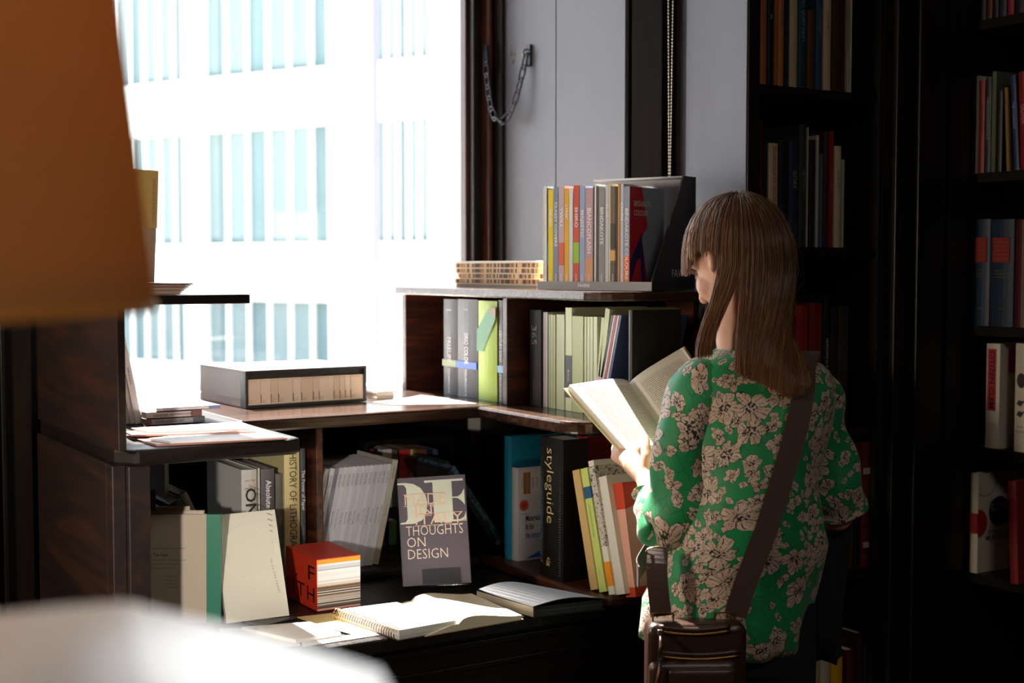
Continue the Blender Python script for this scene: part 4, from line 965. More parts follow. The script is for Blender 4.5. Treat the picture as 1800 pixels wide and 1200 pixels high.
# equal arc spacing
seg = [(pts[i+1]-pts[i]).length for i in range(N)]; tot = sum(seg); n_l = 13; out_p = []
for k in range(n_l+1):
    t_ = tot*k/n_l; i = 0
    while i < N-1 and t_ > seg[i]: t_ -= seg[i]; i += 1
    out_p.append(pts[i].lerp(pts[i+1], min(1, t_/seg[i])))
for k in range(n_l):
    a, b = out_p[k], out_p[k+1]; up = Vector((1, .2, .1)) if k % 2 else Vector((0, 1, .3)).cross(b-a)
    mb = MB(); link_mesh(mb, (a+b)/2-P2, b-a, up, (b-a).length*1.38, .0185, .0026); mb.build('chain_link', IRON, ch, smooth=True)
mb = MB(); mb.box(.004, .011, -.012, .012, -.03, .028); mb.build('hook_plate', IRON, ch, bevel=.001)
mb = MB(); mb.tube([(-.0+.011*math.cos(a), 0, .004+.011*math.sin(a)) for a in [x*PI/8-PI*.2 for x in range(12)]], .003, 7); mb.build('hook', M('8c8778', .35, .8), ch, smooth=True)
pl = P1-P2; mb = MB(); mb.box(pl.x-.002, pl.x+.006, pl.y-.008, pl.y+.012, pl.z-.03, pl.z+.02); mb.build('hook_plate', IRON, ch, bevel=.001)
tag(ch, 'dark iron chain hanging in a loop between two wall hooks', 'chain')
# scraped patch where old screws were
sp = W(902, 95, X=1.9995)
mb = MB()
for k in range(16):
    y_, z_ = sp.y+random.uniform(-.012, .012), sp.z+random.uniform(-.025, .025); r_ = random.uniform(.0012, .004)
    mb.add([(1.9996, y_+r_*math.cos(a)*random.uniform(.6, 1), z_+r_*math.sin(a)*1.4) for a in [x*PI/4 for x in range(8)]], [tuple(range(8))[::-1]], k % 2)
struct(mb.build('trim_8', [M('6a3a2c', .8), M('1c1716', .8)]))
# bead chains of the blind
for k, (pa, pb) in enumerate([(1174, 1176), (1187, 1178)]):
    a = W(pa, -260, X=1.955); b = W(pb, 322, X=1.955)
    mb = MB(); n_ = int((a-b).length/.0075)
    for i in range(n_):
        p = a.lerp(b, i/n_)-b
        mb.lathe([(0, -.0022), (.0016, -.0015), (.0022, 0), (.0016, .0015), (0, .0022)], 6, mtx=Matrix.Translation(p))
    mb.tube([a-b, Vector()], .0005, 4)
    tag(mb.build('bead_chain', M('c9c0a8', .3, .6), smooth=True, loc=b), ['beaded blind cord hanging on the left over the dark pilaster', 'beaded blind cord hanging on the right near the grey panel'][k], 'cord', 'beaded blind cords')

# ---------------------------------------------------------------- books in the dark bookcases
def rowY(items, Y, zb, group, yb, cat='book'):
    for a, b, yt, c, l, tx, col in items:
        bY(a+.4, b-.4, yt, Y, zb, .19, c, l, yb=yb, soft=(b-a) < 9, group=group, texts=[(tx, min(.016, (b-a)*.0009), 'down', 0, .15, col)] if tx else ())
YB = YM+.022
rowY([(1335, 1348, -28, 'a8623a', 'orange-brown book, leftmost in the highest visible row', '', ''), (1349, 1360, -30, '14161c', 'black book with pale lettering, second in the highest row', 'vie', 'c9c9c9'), (1361, 1367, -32, 'a06a34', 'narrow ochre book in the highest visible row', '', ''),
      (1367.5, 1378, -26, 'b87436', 'orange book in the highest visible row of the middle bookcase', 'EDGING', '8a4a20'), (1379, 1387, -20, '1b2740', 'navy book left of the broad cream one in the highest row', '', ''), (1388, 1402, -30, 'b9ab8c', 'broad cream book in the middle of the highest row', '', ''),
      (1403, 1417, -34, '1d3a4a', 'dark teal book lettered down its spine in the highest row', 'ALL QUIET NEXT', '9ab0b8'), (1419, 1432, 18, '5a3a1c', 'shorter brown book between two blue ones in the highest row', '', ''), (1434, 1446, -25, '24486a', 'blue book right of the shorter brown one', 'CONTINENT', '7f9ab0'),
      (1447, 1461, -28, 'c2b094', 'tan-white book right of the blue one in the highest row', 'novel', '8a7a60'), (1462, 1486, -32, '3a2010', 'wide dark brown book near the right end of the highest row', '', ''), (1488, 1493, 90, 'b9b09c', 'short narrow pale book at the right end of the highest row', '', ''), (1494, 1498, -30, 'c9c0aa', 'narrow pale book last in the highest row', '', '')],
     YB, MIDZ[0], 'books in the highest row of the middle bookcase', 150)
rowY([(1336, 1340, 211, '5a1a1c', 'narrow dark red book leftmost in the second row', '', ''), (1341, 1349, 243, '1a2420', 'dark green book second in the second row', '', ''), (1350, 1367, 252, 'c4b088', 'cream leather book with red edges in the second row', 'ELABORATE WORLD', '8a7650'), (1368, 1384, 247, '12141c', 'near-black book right of the cream leather one', '', ''),
      (1386, 1403, 249, '1a2444', 'navy book with small gilt panel in the second row', 'GORE', 'a89868'), (1404, 1417, 219, '2a3432', 'tall green-grey book in the middle of the second row', 'ARTISTIC', '7a847c'), (1418, 1421, 224, 'c0b090', 'narrow cream book right of the tall green-grey one', '', ''), (1422, 1433, 246, '191a1c', 'black book right of the narrow cream one in the second row', '', ''),
      (1434, 1439, 238, 'b9b6a0', 'narrow pale book beside a slate blue one in the second row', '', ''), (1440, 1446, 270, '4a6078', 'slate blue short book in the second row', '', ''), (1447, 1456, 233, '3a2024', 'dark plum book left of the red one in the second row', '', ''), (1457, 1465, 231, '8a1f24', 'red book lettered in white in the second row', 'THE LIMITED', 'b08080'),
      (1466, 1478, 257, 'c2b49c', 'cream book right of the red one in the second row', 'DOES NOT', '8a7a64'), (1479, 1484, 281, 'b0a890', 'narrow shorter cream book last but one in the second row', '', ''), (1485, 1488, 270, '1b1c1f', 'very narrow black book ending the second row', '', '')],
     YB, MIDZ[1], 'books in the second row of the middle bookcase', 434)
bY(1389, 1402, 210, YB+.17, MIDZ[1], .06, '6d6a4a', 'tall olive volume standing behind the navy book in the second row', yb=434)
rowY([(1378, 1392, 480, '8fa48e', 'pale green book right beside the reader hair', '', ''), (1398, 1420, 537, '8a1f1e', 'wide bright red book in the third row beside the strap', 'RETURN', 'c07060'), (1421, 1444, 533, '6e1518', 'wide dark red book right of the brighter red one', '', ''),
      (1446, 1458, 521, '17171a', 'black book lettered in white above the reader shoulder', 'LEXICON to England from', 'c8c8c4'), (1459, 1471, 540, '211d18', 'near-black brown book right of the lettered black one', '', ''), (1472, 1491, 538, '2e2418', 'brown book with gilt lines ending the third row', '', '')],
     YB, MIDZ[2], 'books in the third row of the middle bookcase', 740)
for a, b, yt, c in ((1402, 1418, 528, 'b0a898'), (1425, 1442, 525, 'b0a898')): pass
rowY([(1468, 1500, 818, '4b3a2c', 'patterned green and rust book below the right sleeve', '', ''), (1501, 1511, 806, '151515', 'black book lettered VISION below the right sleeve', 'M THE VISION', 'b0b0a8'), (1513, 1531, 776, '5a1c18', 'dark red book with two pale labels beside the right sleeve', '', '')],
     YB, MIDZ[3], 'books in the fourth row of the middle bookcase', 1000)
lb = [o for o in COL.objects if o.get('label', '').startswith('dark red book with two pale labels')][0]
mb = MB(); w_ = .012; mb.box(-w_, w_*.8, -.0062, -.002, .22, .234); mb.box(-w_, w_*.8, -.0062, -.002, .045, .058); mb.build('paper_label', M('a8a094', .6), lb)
rowY([(1425, 1440, 1156, 'b8a47c', 'tan book at the left of the lowest visible row', '', ''), (1441, 1459, 1158, 'c0b69c', 'pale cream book left of the yellow one in the lowest row', 'Slightly Wide', '8a806c'), (1460, 1481, 1156, 'd8a41c', 'yellow book with large black capitals in the lowest row', 'E OF E', '3a2a10'),
      (1487, 1504, 1142, '4a1418', 'dark red book right of the yellow one in the lowest row', '', ''), (1505, 1517, 1112, '3a1216', 'tall maroon book in the lowest row', '', ''), (1519, 1529, 1132, '2a4448', 'dark teal book next to the last in the lowest row', '', ''), (1530, 1540, 1134, '4a6a70', 'grey teal book ending the lowest row', '', '')],
     YB, MIDZ[4], 'books in the lowest row of the middle bookcase', 1200)
def rowX(items, X, zb, group, yb):
    for a, b, yt, c, l, tx, col, ln in items:
        bX(a+.3, b-.3, yt, X, zb, .17, c, l, yb=yb, lean=math.radians(ln), soft=(b-a) < 9, group=group, texts=[(tx, min(.018, (b-a)*.0009), 'down', 0, .13, col)] if tx else ())
XB = XF+.012
rowX([(1712, 1721, -150, '1a1a1c', 'black book at the left of the top right row', 'The Idler', 'a0a0a0', 0), (1722, 1735, -140, '141416', 'black book second in the top right row', '', '', 0), (1736, 1746, -120, '4a2420', 'red-brown book in the top right row', '', '', 0), (1747, 1757, -150, '17171a', 'black lettered book in the top right row', 'NICK NORTH', 'b0b0b0', 0),
      (1758, 1771, -140, '232838', 'navy book in the top right row', 'VITAL', 'c0c0c0', 0), (1772, 1784, -130, '7a1a1c', 'red book in the top right row', 'TIMED', 'c09090', 0), (1785, 1803, -150, '151517', 'wide black book at the right edge of the top right row', 'Mon Autre', 'b0b0b0', 0)], XB, RZ[0], 'books in the top row of the right bookcase', 30)
rowX([(1713, 1720, 134, 'c0bcb4', 'narrow white book starting the second right row', 'A Measured Life', '5a3a38', 0), (1721, 1731, 141, '8a2a26', 'red book second in the second right row', 'THE LAND OF', '5a1412', 0), (1732, 1742, 136, '2c2f34', 'dark book with a framed pale title strip in the second right row', 'THE SORROWING CHILD', 'a8a8a0', 0), (1743, 1751, 126, '57604f', 'tall mossy grey book in the second right row', '', '', 0),
      (1752, 1762, 160, '20211c', 'dark book with a rust label in the second right row', '', '', 0), (1764, 1770, 154, '8a6a3c', 'narrow tan book leaning in the second right row', '', '', -3), (1774, 1784, 133, '22355a', 'blue book leaning in the second right row', 'THE COMPLETE', '9ab0c8', -4), (1788, 1804, 127, '7e1c24', 'wide red book at the right edge of the second right row', 'OLIVER', 'd0a0a0', -3)], XB, RZ[1], 'books in the second row of the right bookcase', 300)
def patch(r, t, h, d, b):
    mb = MB(); mb.box(-t*.36, t*.36, -b-.001, 0, h*.60, h*.83); 
    for k in range(3): mb.box(-t*.3, t*.3, -b-.0010, 0, h*(.52-.03*k), h*(.525-.03*k), 1)
    for k in range(5): mb.box(-t*.26, t*.26, -b-.0015, 0, h*(.63+.04*k), h*(.634+.04*k), 1)
    put_text(mb, 'm', .012, (0, -b-.001, h*.17), (1, 0, 0), (0, 0, 1), 1); mb.build('gilt_panel', [M('8a2420', .5), M('a08a4c', .35, .6)], r)
for a, b, l in ((1711, 1740, 'navy volume with a red gilt panel, left one of the matching pair'), (1741, 1782, 'navy volume with a red gilt panel, right one of the matching pair')):
    bX(a, b, 386, XB, RZ[2], .17, '1d3044', l, yb=570, soft=False, group='matching navy volumes', marks=patch)
bX(1784, 1806, 386, XB, RZ[2], .17, '4a1a1c', 'dark red volume beside the matching navy pair', yb=570, soft=False)
def clem(r, t, h, d, b):
    mb = MB(); mb.box(-t*.30, t*.28, -b-.0008, 0, h*.36, h*.95); mb.box(t/2, t/2+.0006, .03, .10, h*.72, h*.95); put_text(mb, 'CITIZEN CLEM', .02, (0, -b-.0012, h*.655), (0, 0, -1), (1, 0, 0), 1, fit=h*.55, bold=.02); mb.build('red_label', [M('b02a34', .5), M('1c1414', .5)], r)
bX(1733, 1757, 604, XB, RZ[3], .17, 'c9c2b2', 'white book with a red Citizen Clem label in the right bookcase', yb=780, soft=False, marks=clem, texts=[('a biography', .005, 'flat', 0, .06, '6a6458')])
def birds(r, t, h, d, b):
    mb = MB(); y = -b-.0007
    mb.add([(.012*math.cos(a*PI/10), y, h*.66+.018*math.sin(a*PI/10)) for a in range(20)], [tuple(range(20))[::-1]])
    for z_ in (.44, .34): mb.add([(-.012, y, h*z_), (.0, y, h*(z_-.02)), (.013, y, h*(z_+.05)), (.004, y, h*(z_+.03)), (-.006, y, h*(z_+.04))], [(0, 1, 2, 3, 4)])
    mb.build('bird_artwork', M('3a302c', .6), r)
bX(1784, 1810, 604, XB, RZ[3], .17, 'd2c8b4', 'cream book decorated with small birds at the right edge', yb=785, soft=False, marks=birds, texts=[('A.N.', .009, 'flat', 0, .06, '5a4a40'), ('WILSON', .007, 'flat', 0, .048, '5a4a40')])
def gene(r, t, h, d, b):
    x = t/2+.0006; mb = MB()
    def disc(cy, cz, rad, mi, e=0, face='r', n=32):
        mb.add([(x+e, max(0, cy+rad*math.cos(a*2*PI/n)), min(h, cz+rad*math.sin(a*2*PI/n))) for a in range(n)], [tuple(range(n))], mi)
    def ringd(cy, cz, rad, mi, e=.0004):
        n = 40; vs = []
        for rr_ in (rad, rad-.0016):
            vs += [(x+e, min(d, max(0, cy+rr_*math.cos(a*2*PI/n))), min(h, cz+rr_*math.sin(a*2*PI/n))) for a in range(n)]
        mb.add(vs, [(i, (i+1) % n, n+(i+1) % n, n+i) for i in range(n)], mi)
    disc(.0, h*.50, .035, 0); disc(.078, h*.60, .038, 1, .0001); disc(.15, h*.08, .035, 3, .0001); ringd(.078, h*.40, .038, 0, .0006); ringd(.025, h*.93, .04, 1, .0006)
    put_text(mb, 'GENE', .026, (x+.0009, .078, h*.645), (0, 1, 0), (0, 0, 1), 2); put_text(mb, 'SIDDHARTHA', .013, (x+.0009, .075, h*.40), (0, 1, 0), (0, 0, 1), 4); put_text(mb, 'MUKHERJEE', .018, (x+.0009, .075, h*.34), (0, 1, 0), (0, 0, 1), 4, bold=.02)
    mb.box(-t/2+.001, t/2, -b-.0007, 0, h*.40, h*.60, 0); put_text(mb, 'THE GENE', .012, (0, -b-.0011, h*.5), (0, 0, -1), (1, 0, 0), 4)
    mb.build('cover_artwork', [M('a02224', .5), M('25262c', .5), M('d8d4cc', .5), M('9a6a34', .5), M('3a3434', .5)], r)
bX(1705, 1719, 832, XB-.004, RZ[4], .19, 'c4bca8', 'cream book with red and black circles on its cover, The Gene', yb=1010, soft=False, marks=gene)
def gilt(r, t, h, d, b):
    mb = MB(); x = t/2+.0005
    for (y0, y1, z0, z1) in ((.012, .15, .012, h-.012),):
        for q_ in ((y0, y1, z0, z0+.001), (y0, y1, z1-.001, z1), (y0, y0+.001, z0, z1), (y1-.001, y1, z0, z1)): mb.box(x-.0005, x, *q_)
    for k in range(5): mb.box(-t/2, t/2, -b-.0006, 0, h*(.1+.18*k), h*(.1+.18*k)+.001)
    mb.build('blind_tooling', M('6a2a2c', .4), r)
bX(1770, 1784, 846, XB-.02, RZ[4], .16, '8c2226', 'red leather book leaning at the right edge of the right bookcase', yb=1020, lean=math.radians(-3), soft=False, marks=gilt)

# ---------------------------------------------------------------- foreground: lamp on a display table with an open catalogue
fw3 = Vector((math.sin(YAW), math.cos(YAW), 0)); rt3 = Vector((math.cos(YAW), -math.sin(YAW), 0))
def CP(lat, D, z): v = fw3*D+rt3*lat; return Vector((v.x, v.y, z))
lp = CP(-.575, .88, 0)
LR0, LH, LZ = .335, .46, 1.472
lm = empty('table_lamp', (lp.x, lp.y, 1.10))
sh = NM('amber_shade', .8); n3 = sh.nt; v_ = sh.coord('Object', (1, 1, 1)); fab = sh.noise(sh.coord('Object', (300, 300, 900)), 1.5, 3)
tcol = sh.mix(fab, 'd9a468', 'cf985a')
df = sh.node('ShaderNodeBsdfDiffuse'); tl_ = sh.node('ShaderNodeBsdfTranslucent'); sh.link(tcol, df.inputs[0]); sh.link(tcol, tl_.inputs[0])
mm = sh.node('ShaderNodeMixShader'); mm.inputs[0].default_value = .55; sh.link(df.outputs[0], mm.inputs[1]); sh.link(tl_.outputs[0], mm.inputs[2]); n3.links.new(mm.outputs[0], n3.nodes['Material Output'].inputs[0])
zb_ = LZ-1.10
mb = MB(); prof = [(LR0-.05*k/12, zb_+LH*k/12) for k in range(13)]; prof2 = [(r-.002, z_) for r, z_ in prof[::-1]]
mb.lathe(prof+prof2+[prof[0]], 72, caps=False); shd_ = mb.build('lamp_shade', sh.m, lm, smooth=True)
mb = MB(); mb.lathe([(LR0+.001, zb_-.001), (LR0+.001, zb_+.006), (LR0-.003, zb_+.006), (LR0-.003, zb_-.001), (LR0+.001, zb_-.001)], 72, caps=False); mb.build('shade_rim', M('b8742c', .7), shd_, smooth=True)
mb = MB(); mb.lathe([(0, 0), (.085, 0), (.09, .006), (.085, .014), (.03, .022), (.018, .04), (.03, .08), (.034, .11), (.02, .15), (.012, .17), (.012, zb_+.13), (0, zb_+.13)], 40); mb.build('lamp_base', M('3a2a1c', .3, .7), lm, smooth=True)
mb = MB(); mb.lathe([(0, 0), (.014, .0), (.016, .03), (.028, .06), (.03, .08), (.02, .105), (0, .112)], 24, mtx=Matrix.Translation((0, 0, zb_+.13)))
bulb = NM('lit_bulb', .5); bulb.b.inputs['Emission Color'].default_value = (1, .72, .4, 1); bulb.b.inputs['Emission Strength'].default_value = 3; mb.build('bulb', bulb.m, lm, smooth=True)
mb = MB(); 
for a in (0, 2*PI/3, 4*PI/3): mb.tube([(0, 0, zb_+.13), ((LR0-.004)*math.cos(a), (LR0-.004)*math.sin(a), zb_+.012)], .0015, 5)
mb.build('shade_spider', M('6a5a44', .4, .8), lm)
ll = bpy.data.lights.new('bulb_light', 'POINT'); ll.energy = 1.1; ll.color = (1, .78, .50); ll.shadow_soft_size = .05
lo = bpy.data.objects.new('bulb_light', ll); COL.objects.link(lo); lo.location = (lp.x, lp.y, LZ+.26)
tag(lm, 'table lamp with a large amber fabric shade in the left foreground', 'lamp')
TH = 1.098
tbc = CP(-.50, .72, 0)
tb = empty('display_table', (tbc.x, tbc.y, 0), (0, 0, -YAW))
mb = MB(); mb.box(-.50, .42, -.34, .26, TH-.03, TH); mb.build('table_top', WOOD_X, tb, bevel=.004)
for x_ in (-.47, .35):
    for y_ in (-.31, .18): MB().box(x_, x_+.05, y_, y_+.05, 0, TH-.03).build('leg', WOOD_Z, tb, bevel=.003)
MB().box(-.44, .36, -.27, .2, .40, .42).build('shelf', WOOD_X, tb, bevel=.003)
tag(tb, 'tall narrow wooden display table carrying the lamp in the near left foreground', 'table')
# open catalogue lying on a pile of books, far out of focus
g1, g0, ra, rb_, la, lb_ = W(225, 1058, D=.66), W(300, 1420, D=.40), W(668, 1176, D=.66), W(860, 1560, D=.385), W(-90, 1092, D=.66), W(-260, 1450, D=.42)
zc = g0.z
oc = empty('open_catalogue', (g0.x, g0.y, zc-.03))
def sheet(name, a0, a1, b0, b1, col, par, th=.012):
    rings = []
    for i in range(11):
        s_ = i/10; up = Vector((0, 0, .0015*math.sin(PI*s_)))
        p, q_ = a0.lerp(b0, s_)+up-g0, a1.lerp(b1, s_)+up-g0
        p = p+Vector((0, 0, .03)); q_ = q_+Vector((0, 0, .03)); lo = Vector((0, 0, -th))
        rings.append([p, q_, q_+lo, p+lo])
    MB().loft(rings).build(name, M(col, .55), par, smooth=False)
sheet('right_pages', g0, g1, rb_, ra, 'f2f3f4', oc); sheet('left_pages', g0, g1, lb_, la, 'dfe1e6', oc)  # left pages greyer: the lamp's shade is put into their colour
tag(oc, 'white open catalogue lying blurred in the near left foreground', 'catalogue')
cc = (g0+g1)/2
top_z = 1.28
n_b = 5; hb_ = (top_z-.001-TH)/n_b
for k in range(n_b):
    cxy = CP(-.085-.05, .46, 0)
    o = empty('book', (cxy.x, cxy.y, TH+.0005+k*hb_), (0, 0, -YAW+.03*math.sin(k*2.1)))
    MB().box(-.12, .14, -.09, .09, 0, .003).box(-.12, .14, -.09, .09, hb_-.0035, hb_-.0005).box(-.12, .14, -.09, -.087, 0, hb_-.0005).build('cover', M(['6a2f28', '2f4a5c', 'b59a6c', '3c3c40', '7a7468'][k], .5), o)
    MB().box(-.118, .137, -.0865, .087, .0032, hb_-.0037).build('page_block', PAGES_Z, o)
    tag(o, ['dark red', 'blue', 'sand', 'charcoal', 'grey'][k]+' large book in the pile under the blurred open catalogue', 'book', 'pile under the foreground catalogue')

# pendant and spot added above the table, unseen, to whiten the right page
pc = CP(-.04, .57, 0)
pl_ = empty('fill_pendant', (pc.x, pc.y, 2.55))
MB().lathe([(.0, .20), (.03, .20), (.05, .17), (.11, .0), (.107, .0), (.046, .165), (0, .185)], 32).build('lamp_shade', M('26282a', .4, .6), pl_, smooth=True)
MB().tube([(0, 0, .2), (0, 0, .84)], .004, 8).build('cord', M('1a1a1a', .6), pl_)
sp_ = bpy.data.lights.new('fill_pendant_spot', 'SPOT'); sp_.energy = 27; sp_.spot_size = math.radians(13); sp_.spot_blend = .25; sp_.shadow_soft_size = .03; sp_.color = (.95, .98, 1)
so_ = bpy.data.objects.new('fill_pendant_spot', sp_); COL.objects.link(so_); so_.location = (pc.x, pc.y, 2.54)
so_.rotation_euler = (CP(-.035, .60, 1.33)-so_.location).to_track_quat('-Z', 'Y').to_euler()
tag(pl_, 'small dark pendant lamp added as fill above the near display table', 'lamp')

gp = Vector((-.45, 2.15, 0)); fl_ = empty('fill_floor_lamp', gp)  # unseen globe lamp added to brighten the left shelves
MB().lathe([(0, 0), (.14, 0), (.14, .012), (.02, .03), (.012, .05), (.012, 1.44), (0, 1.44)], 32).build('stand', M('2a2622', .4, .7), fl_, smooth=True)
gm = NM('fill_globe', .5); gm.b.inputs['Emission Color'].default_value = (1, .84, .66, 1); gm.b.inputs['Emission Strength'].default_value = 58
mb = MB(); ell_r = .12; mb.lathe([(max(.001, ell_r*math.sin(PI*k/16)), 1.56-ell_r*math.cos(PI*k/16)) for k in range(17)], 32); mb.build('globe', gm.m, fl_, smooth=True)
tag(fl_, 'unseen floor lamp with a glowing round globe added as fill left of the shelving', 'lamp')

dp_ = CP(-.62, .62, 0); dl = empty('fill_desk_lamp', (dp_.x, dp_.y, TH+.001), (0, 0, -YAW))  # unseen desk lamp and spot added to fill the left compartment
MB().lathe([(0, 0), (.06, 0), (.06, .012), (.01, .018), (.006, .03), (.006, .20), (0, .20)], 28).build('stand', M('2a2c2e', .35, .7), dl, smooth=True)
MB().lathe([(.012, -.05), (.020, -.045), (.032, .03), (.030, .03), (.018, -.04), (.0, -.044)], 24, mtx=Matrix.Translation((0, .0, .235)) @ Matrix.Rotation(-PI/2-.12, 4, 'X')).build('lamp_shade', M('2a2c2e', .35, .7), dl, smooth=True)
ds = bpy.data.lights.new('fill_desk_spot', 'SPOT'); ds.energy = 50; ds.color = (1, .93, .84); ds.spot_size = math.radians(24); ds.spot_blend = .7; ds.shadow_soft_size = .03
do_ = bpy.data.objects.new('fill_desk_spot', ds); COL.objects.link(do_); do_.location = (dp_.x+fw3.x*.04, dp_.y+fw3.y*.04, TH+.235)
do_.rotation_euler = (W(500, 925, D=2.8)-do_.location).to_track_quat('-Z', 'Y').to_euler()
tag(dl, 'unseen small dark desk lamp added as fill, pointing from the display table at the left shelves', 'lamp')

cl = empty('fill_ceiling_panel', (.6, -1.3, 3.34))  # invented fitting for the rear fill, its diffuser glows as well
MB().box(-.5, .5, -.5, .5, .0, .058).build('frame', M('d0cec8', .6), cl)
dm = NM('fill_diffuser', .5); dm.b.inputs['Emission Color'].default_value = (1, .93, .84, 1); dm.b.inputs['Emission Strength'].default_value = 1.5
MB().box(-.46, .46, -.46, .46, -.004, 0).build('diffuser', dm.m, cl)
tag(cl, 'square ceiling panel added as fill light behind the viewpoint', 'lamp')
# ---------------------------------------------------------------- the reader
def remesh(mb, name, voxel, mats, parent, smooth_it=6, decimate=None):
    o = mb.build('tmp', mats)
    r = o.modifiers.new('r', 'REMESH'); r.mode = 'VOXEL'; r.voxel_size = voxel; r.use_smooth_shade = True
    s_ = o.modifiers.new('s', 'SMOOTH'); s_.factor = .5; s_.iterations = smooth_it
    dg = bpy.context.evaluated_depsgraph_get(); me = bpy.data.meshes.new_from_object(o.evaluated_get(dg))
    bpy.data.objects.remove(o); me.name = name
    me.materials.clear()
    for m in mats: me.materials.append(m)
    for p in me.polygons: p.use_smooth = True; p.material_index = 0
    n = bpy.data.objects.new(name, me); COL.objects.link(n); n.parent = parent
    return n
def limb(mb, pts, rs, n=14, mtx=None):
    P, R_ = [Vector(pts[0])], [rs[0]]
    rings_p, rings_r = [], []
    a, b = Vector(pts[0]), Vector(pts[1]); t = (a-b).normalized()
    for k in (80, 60, 35): rings_p.append(a+t*rs[0]*math.sin(math.radians(k))); rings_r.append(rs[0]*math.cos(math.radians(k)))
    for p, r in zip(pts, rs): rings_p.append(Vector(p)); rings_r.append(r)
    a, b = Vector(pts[-1]), Vector(pts[-2]); t = (a-b).normalized()
    for k in (35, 60, 80): rings_p.append(a+t*rs[-1]*math.sin(math.radians(k))); rings_r.append(rs[-1]*math.cos(math.radians(k)))
    mb.tube(rings_p, rings_r, n, mtx=mtx)
def ell(mb, c, r, mtx=None, n=20):
    c = Vector(c); rings = []
    for i in range(1, 12):
        th = PI*i/12
        rings.append([(c.x+r[0]*math.sin(th)*math.cos(2*PI*k/n), c.y+r[1]*math.sin(th)*math.sin(2*PI*k/n), c.z-r[2]*math.cos(th)) for k in range(n)])
    mb.loft(rings, mtx=mtx)
skin = NM('skin', .5); v_ = skin.coord(); skin.color(skin.mix(skin.noise(v_, 60, 3), 'd09a82', 'deb09a')); skin.b.inputs['Subsurface Weight'].default_value = .12
skin.b.inputs['Subsurface Radius'].default_value = (.012, .005, .003); skin.bump(skin.noise(v_, 400, 3), .15, .0006); SKIN = skin.m
pr = CP(.43, 2.53, 0)
person = empty('person', (pr.x, pr.y, 0)); OFF = Vector((-pr.x, -pr.y, 0))
TP = Matrix.Translation(OFF)           # world -> person space (no rotation)
HC_ = W(1294, 456, D=2.56)
YH = math.radians(6.2)
HM = TP @ Matrix.Translation(HC_) @ Matrix.Rotation(YH, 4, 'Z') @ Matrix.Rotation(math.radians(-24), 4, 'X')
mb = MB()
ell(mb, (0, -.008, .012), (.074, .090, .092), HM); ell(mb, (0, .022, -.040), (.056, .060, .068), HM); ell(mb, (0, .050, -.082), (.030, .028, .022), HM)
ell(mb, (.033, .052, -.030), (.026, .026, .030), HM); ell(mb, (-.033, .052, -.030), (.026, .026, .030), HM)
limb(mb, [(0, .082, .006), (0, .098, -.022), (0, .104, -.034)], [.007, .010, .012], mtx=HM); ell(mb, (0, .084, -.060), (.022, .010, .006), HM); ell(mb, (0, .083, -.068), (.019, .010, .006), HM)
ell(mb, (0, .072, .022), (.050, .018, .010), HM)
for s_ in (-1, 1):
    limb(mb, [(s_*.072, .002, .014), (s_*.081, -.010, .018), (s_*.084, -.018, .006), (s_*.080, -.012, -.014), (s_*.074, .0, -.022)], [.005, .006, .006, .006, .006], mtx=HM)
    ell(mb, (s_*.075, -.004, -.002), (.005, .013, .018), HM)
nb_ = W(1310, 615, D=2.545)
limb(mb, [OFF+HC_+Vector((.0, -.025, -.04)), OFF+W(1300, 560, D=2.55), OFF+nb_, OFF+W(1318, 680, D=2.55)], [.052, .050, .052, .07], 20)
sl, sr_ = W(1232, 688, D=2.515), W(1418, 688, D=2.59)
el, er = W(1174, 922, D=2.50), W(1470, 905, D=2.63)
wl_, wr_ = W(1138, 842, D=2.585), CP(.50, 2.85, 1.10)
limb(mb, [OFF+sl, OFF+W(1318, 690, D=2.55), OFF+sr_], [.030, .060, .030], 16)
limb(mb, [OFF+W(1316, 720, D=2.55), OFF+W(1310, 860, D=2.53), OFF+W(1296, 960, D=2.53), OFF+W(1288, 1080, D=2.53)], [.11, .105, .10, .12], 24)
limb(mb, [OFF+sl, OFF+(sl+el)/2, OFF+el], [.030, .032, .030]); limb(mb, [OFF+el, OFF+el.lerp(wl_, .4), OFF+wl_], [.033, .031, .0225])
limb(mb, [OFF+sr_, OFF+(sr_+er)/2, OFF+er], [.030, .032, .030]); limb(mb, [OFF+er, OFF+er.lerp(wr_, .4), OFF+wr_], [.033, .031, .0225])
hipL, hipR = W(1215, 1110, D=2.52), W(1352, 1110, D=2.54)
fl, fr_ = CP(.335, 2.50, .07), CP(.50, 2.56, .07)
for h_, f_ in ((hipL, fl), (hipR, fr_)):
    k_ = h_.lerp(f_, .48); limb(mb, [OFF+h_, OFF+k_, OFF+f_], [.075, .05, .032])
# left hand, five fingers closed round the book from below
def hand(mb, wrist, palm, K, M_, T, thumb, rw=.021):
    cen = sum(K, Vector())/4
    for k_ in K: limb(mb, [OFF+wrist.lerp(palm, .1), OFF+palm.lerp(k_, .45), OFF+k_], [rw*.82, .0135, .0105], 12)
    limb(mb, [OFF+wrist, OFF+palm], [rw, .021], 12)
    for a, b, c, r in zip(K, M_, T, (.0088, .0092, .0088, .0076)): limb(mb, [OFF+a, OFF+b, OFF+b.lerp(c, .55), OFF+c], [r*1.12, r*1.02, r*.92, r*.78], 12)
    limb(mb, [OFF+thumb[0], OFF+thumb[1], OFF+thumb[2], OFF+thumb[3]], [.0150, .0125, .0105, .0090], 12)
K = [W(1117, 792, D=2.658), W(1102, 789, D=2.672), W(1090, 793, D=2.676), W(1082, 803, D=2.670)]
Md = [W(1113, 775, D=2.720), W(1099, 771, D=2.732), W(1087, 775, D=2.732), W(1080, 787, D=2.720)]
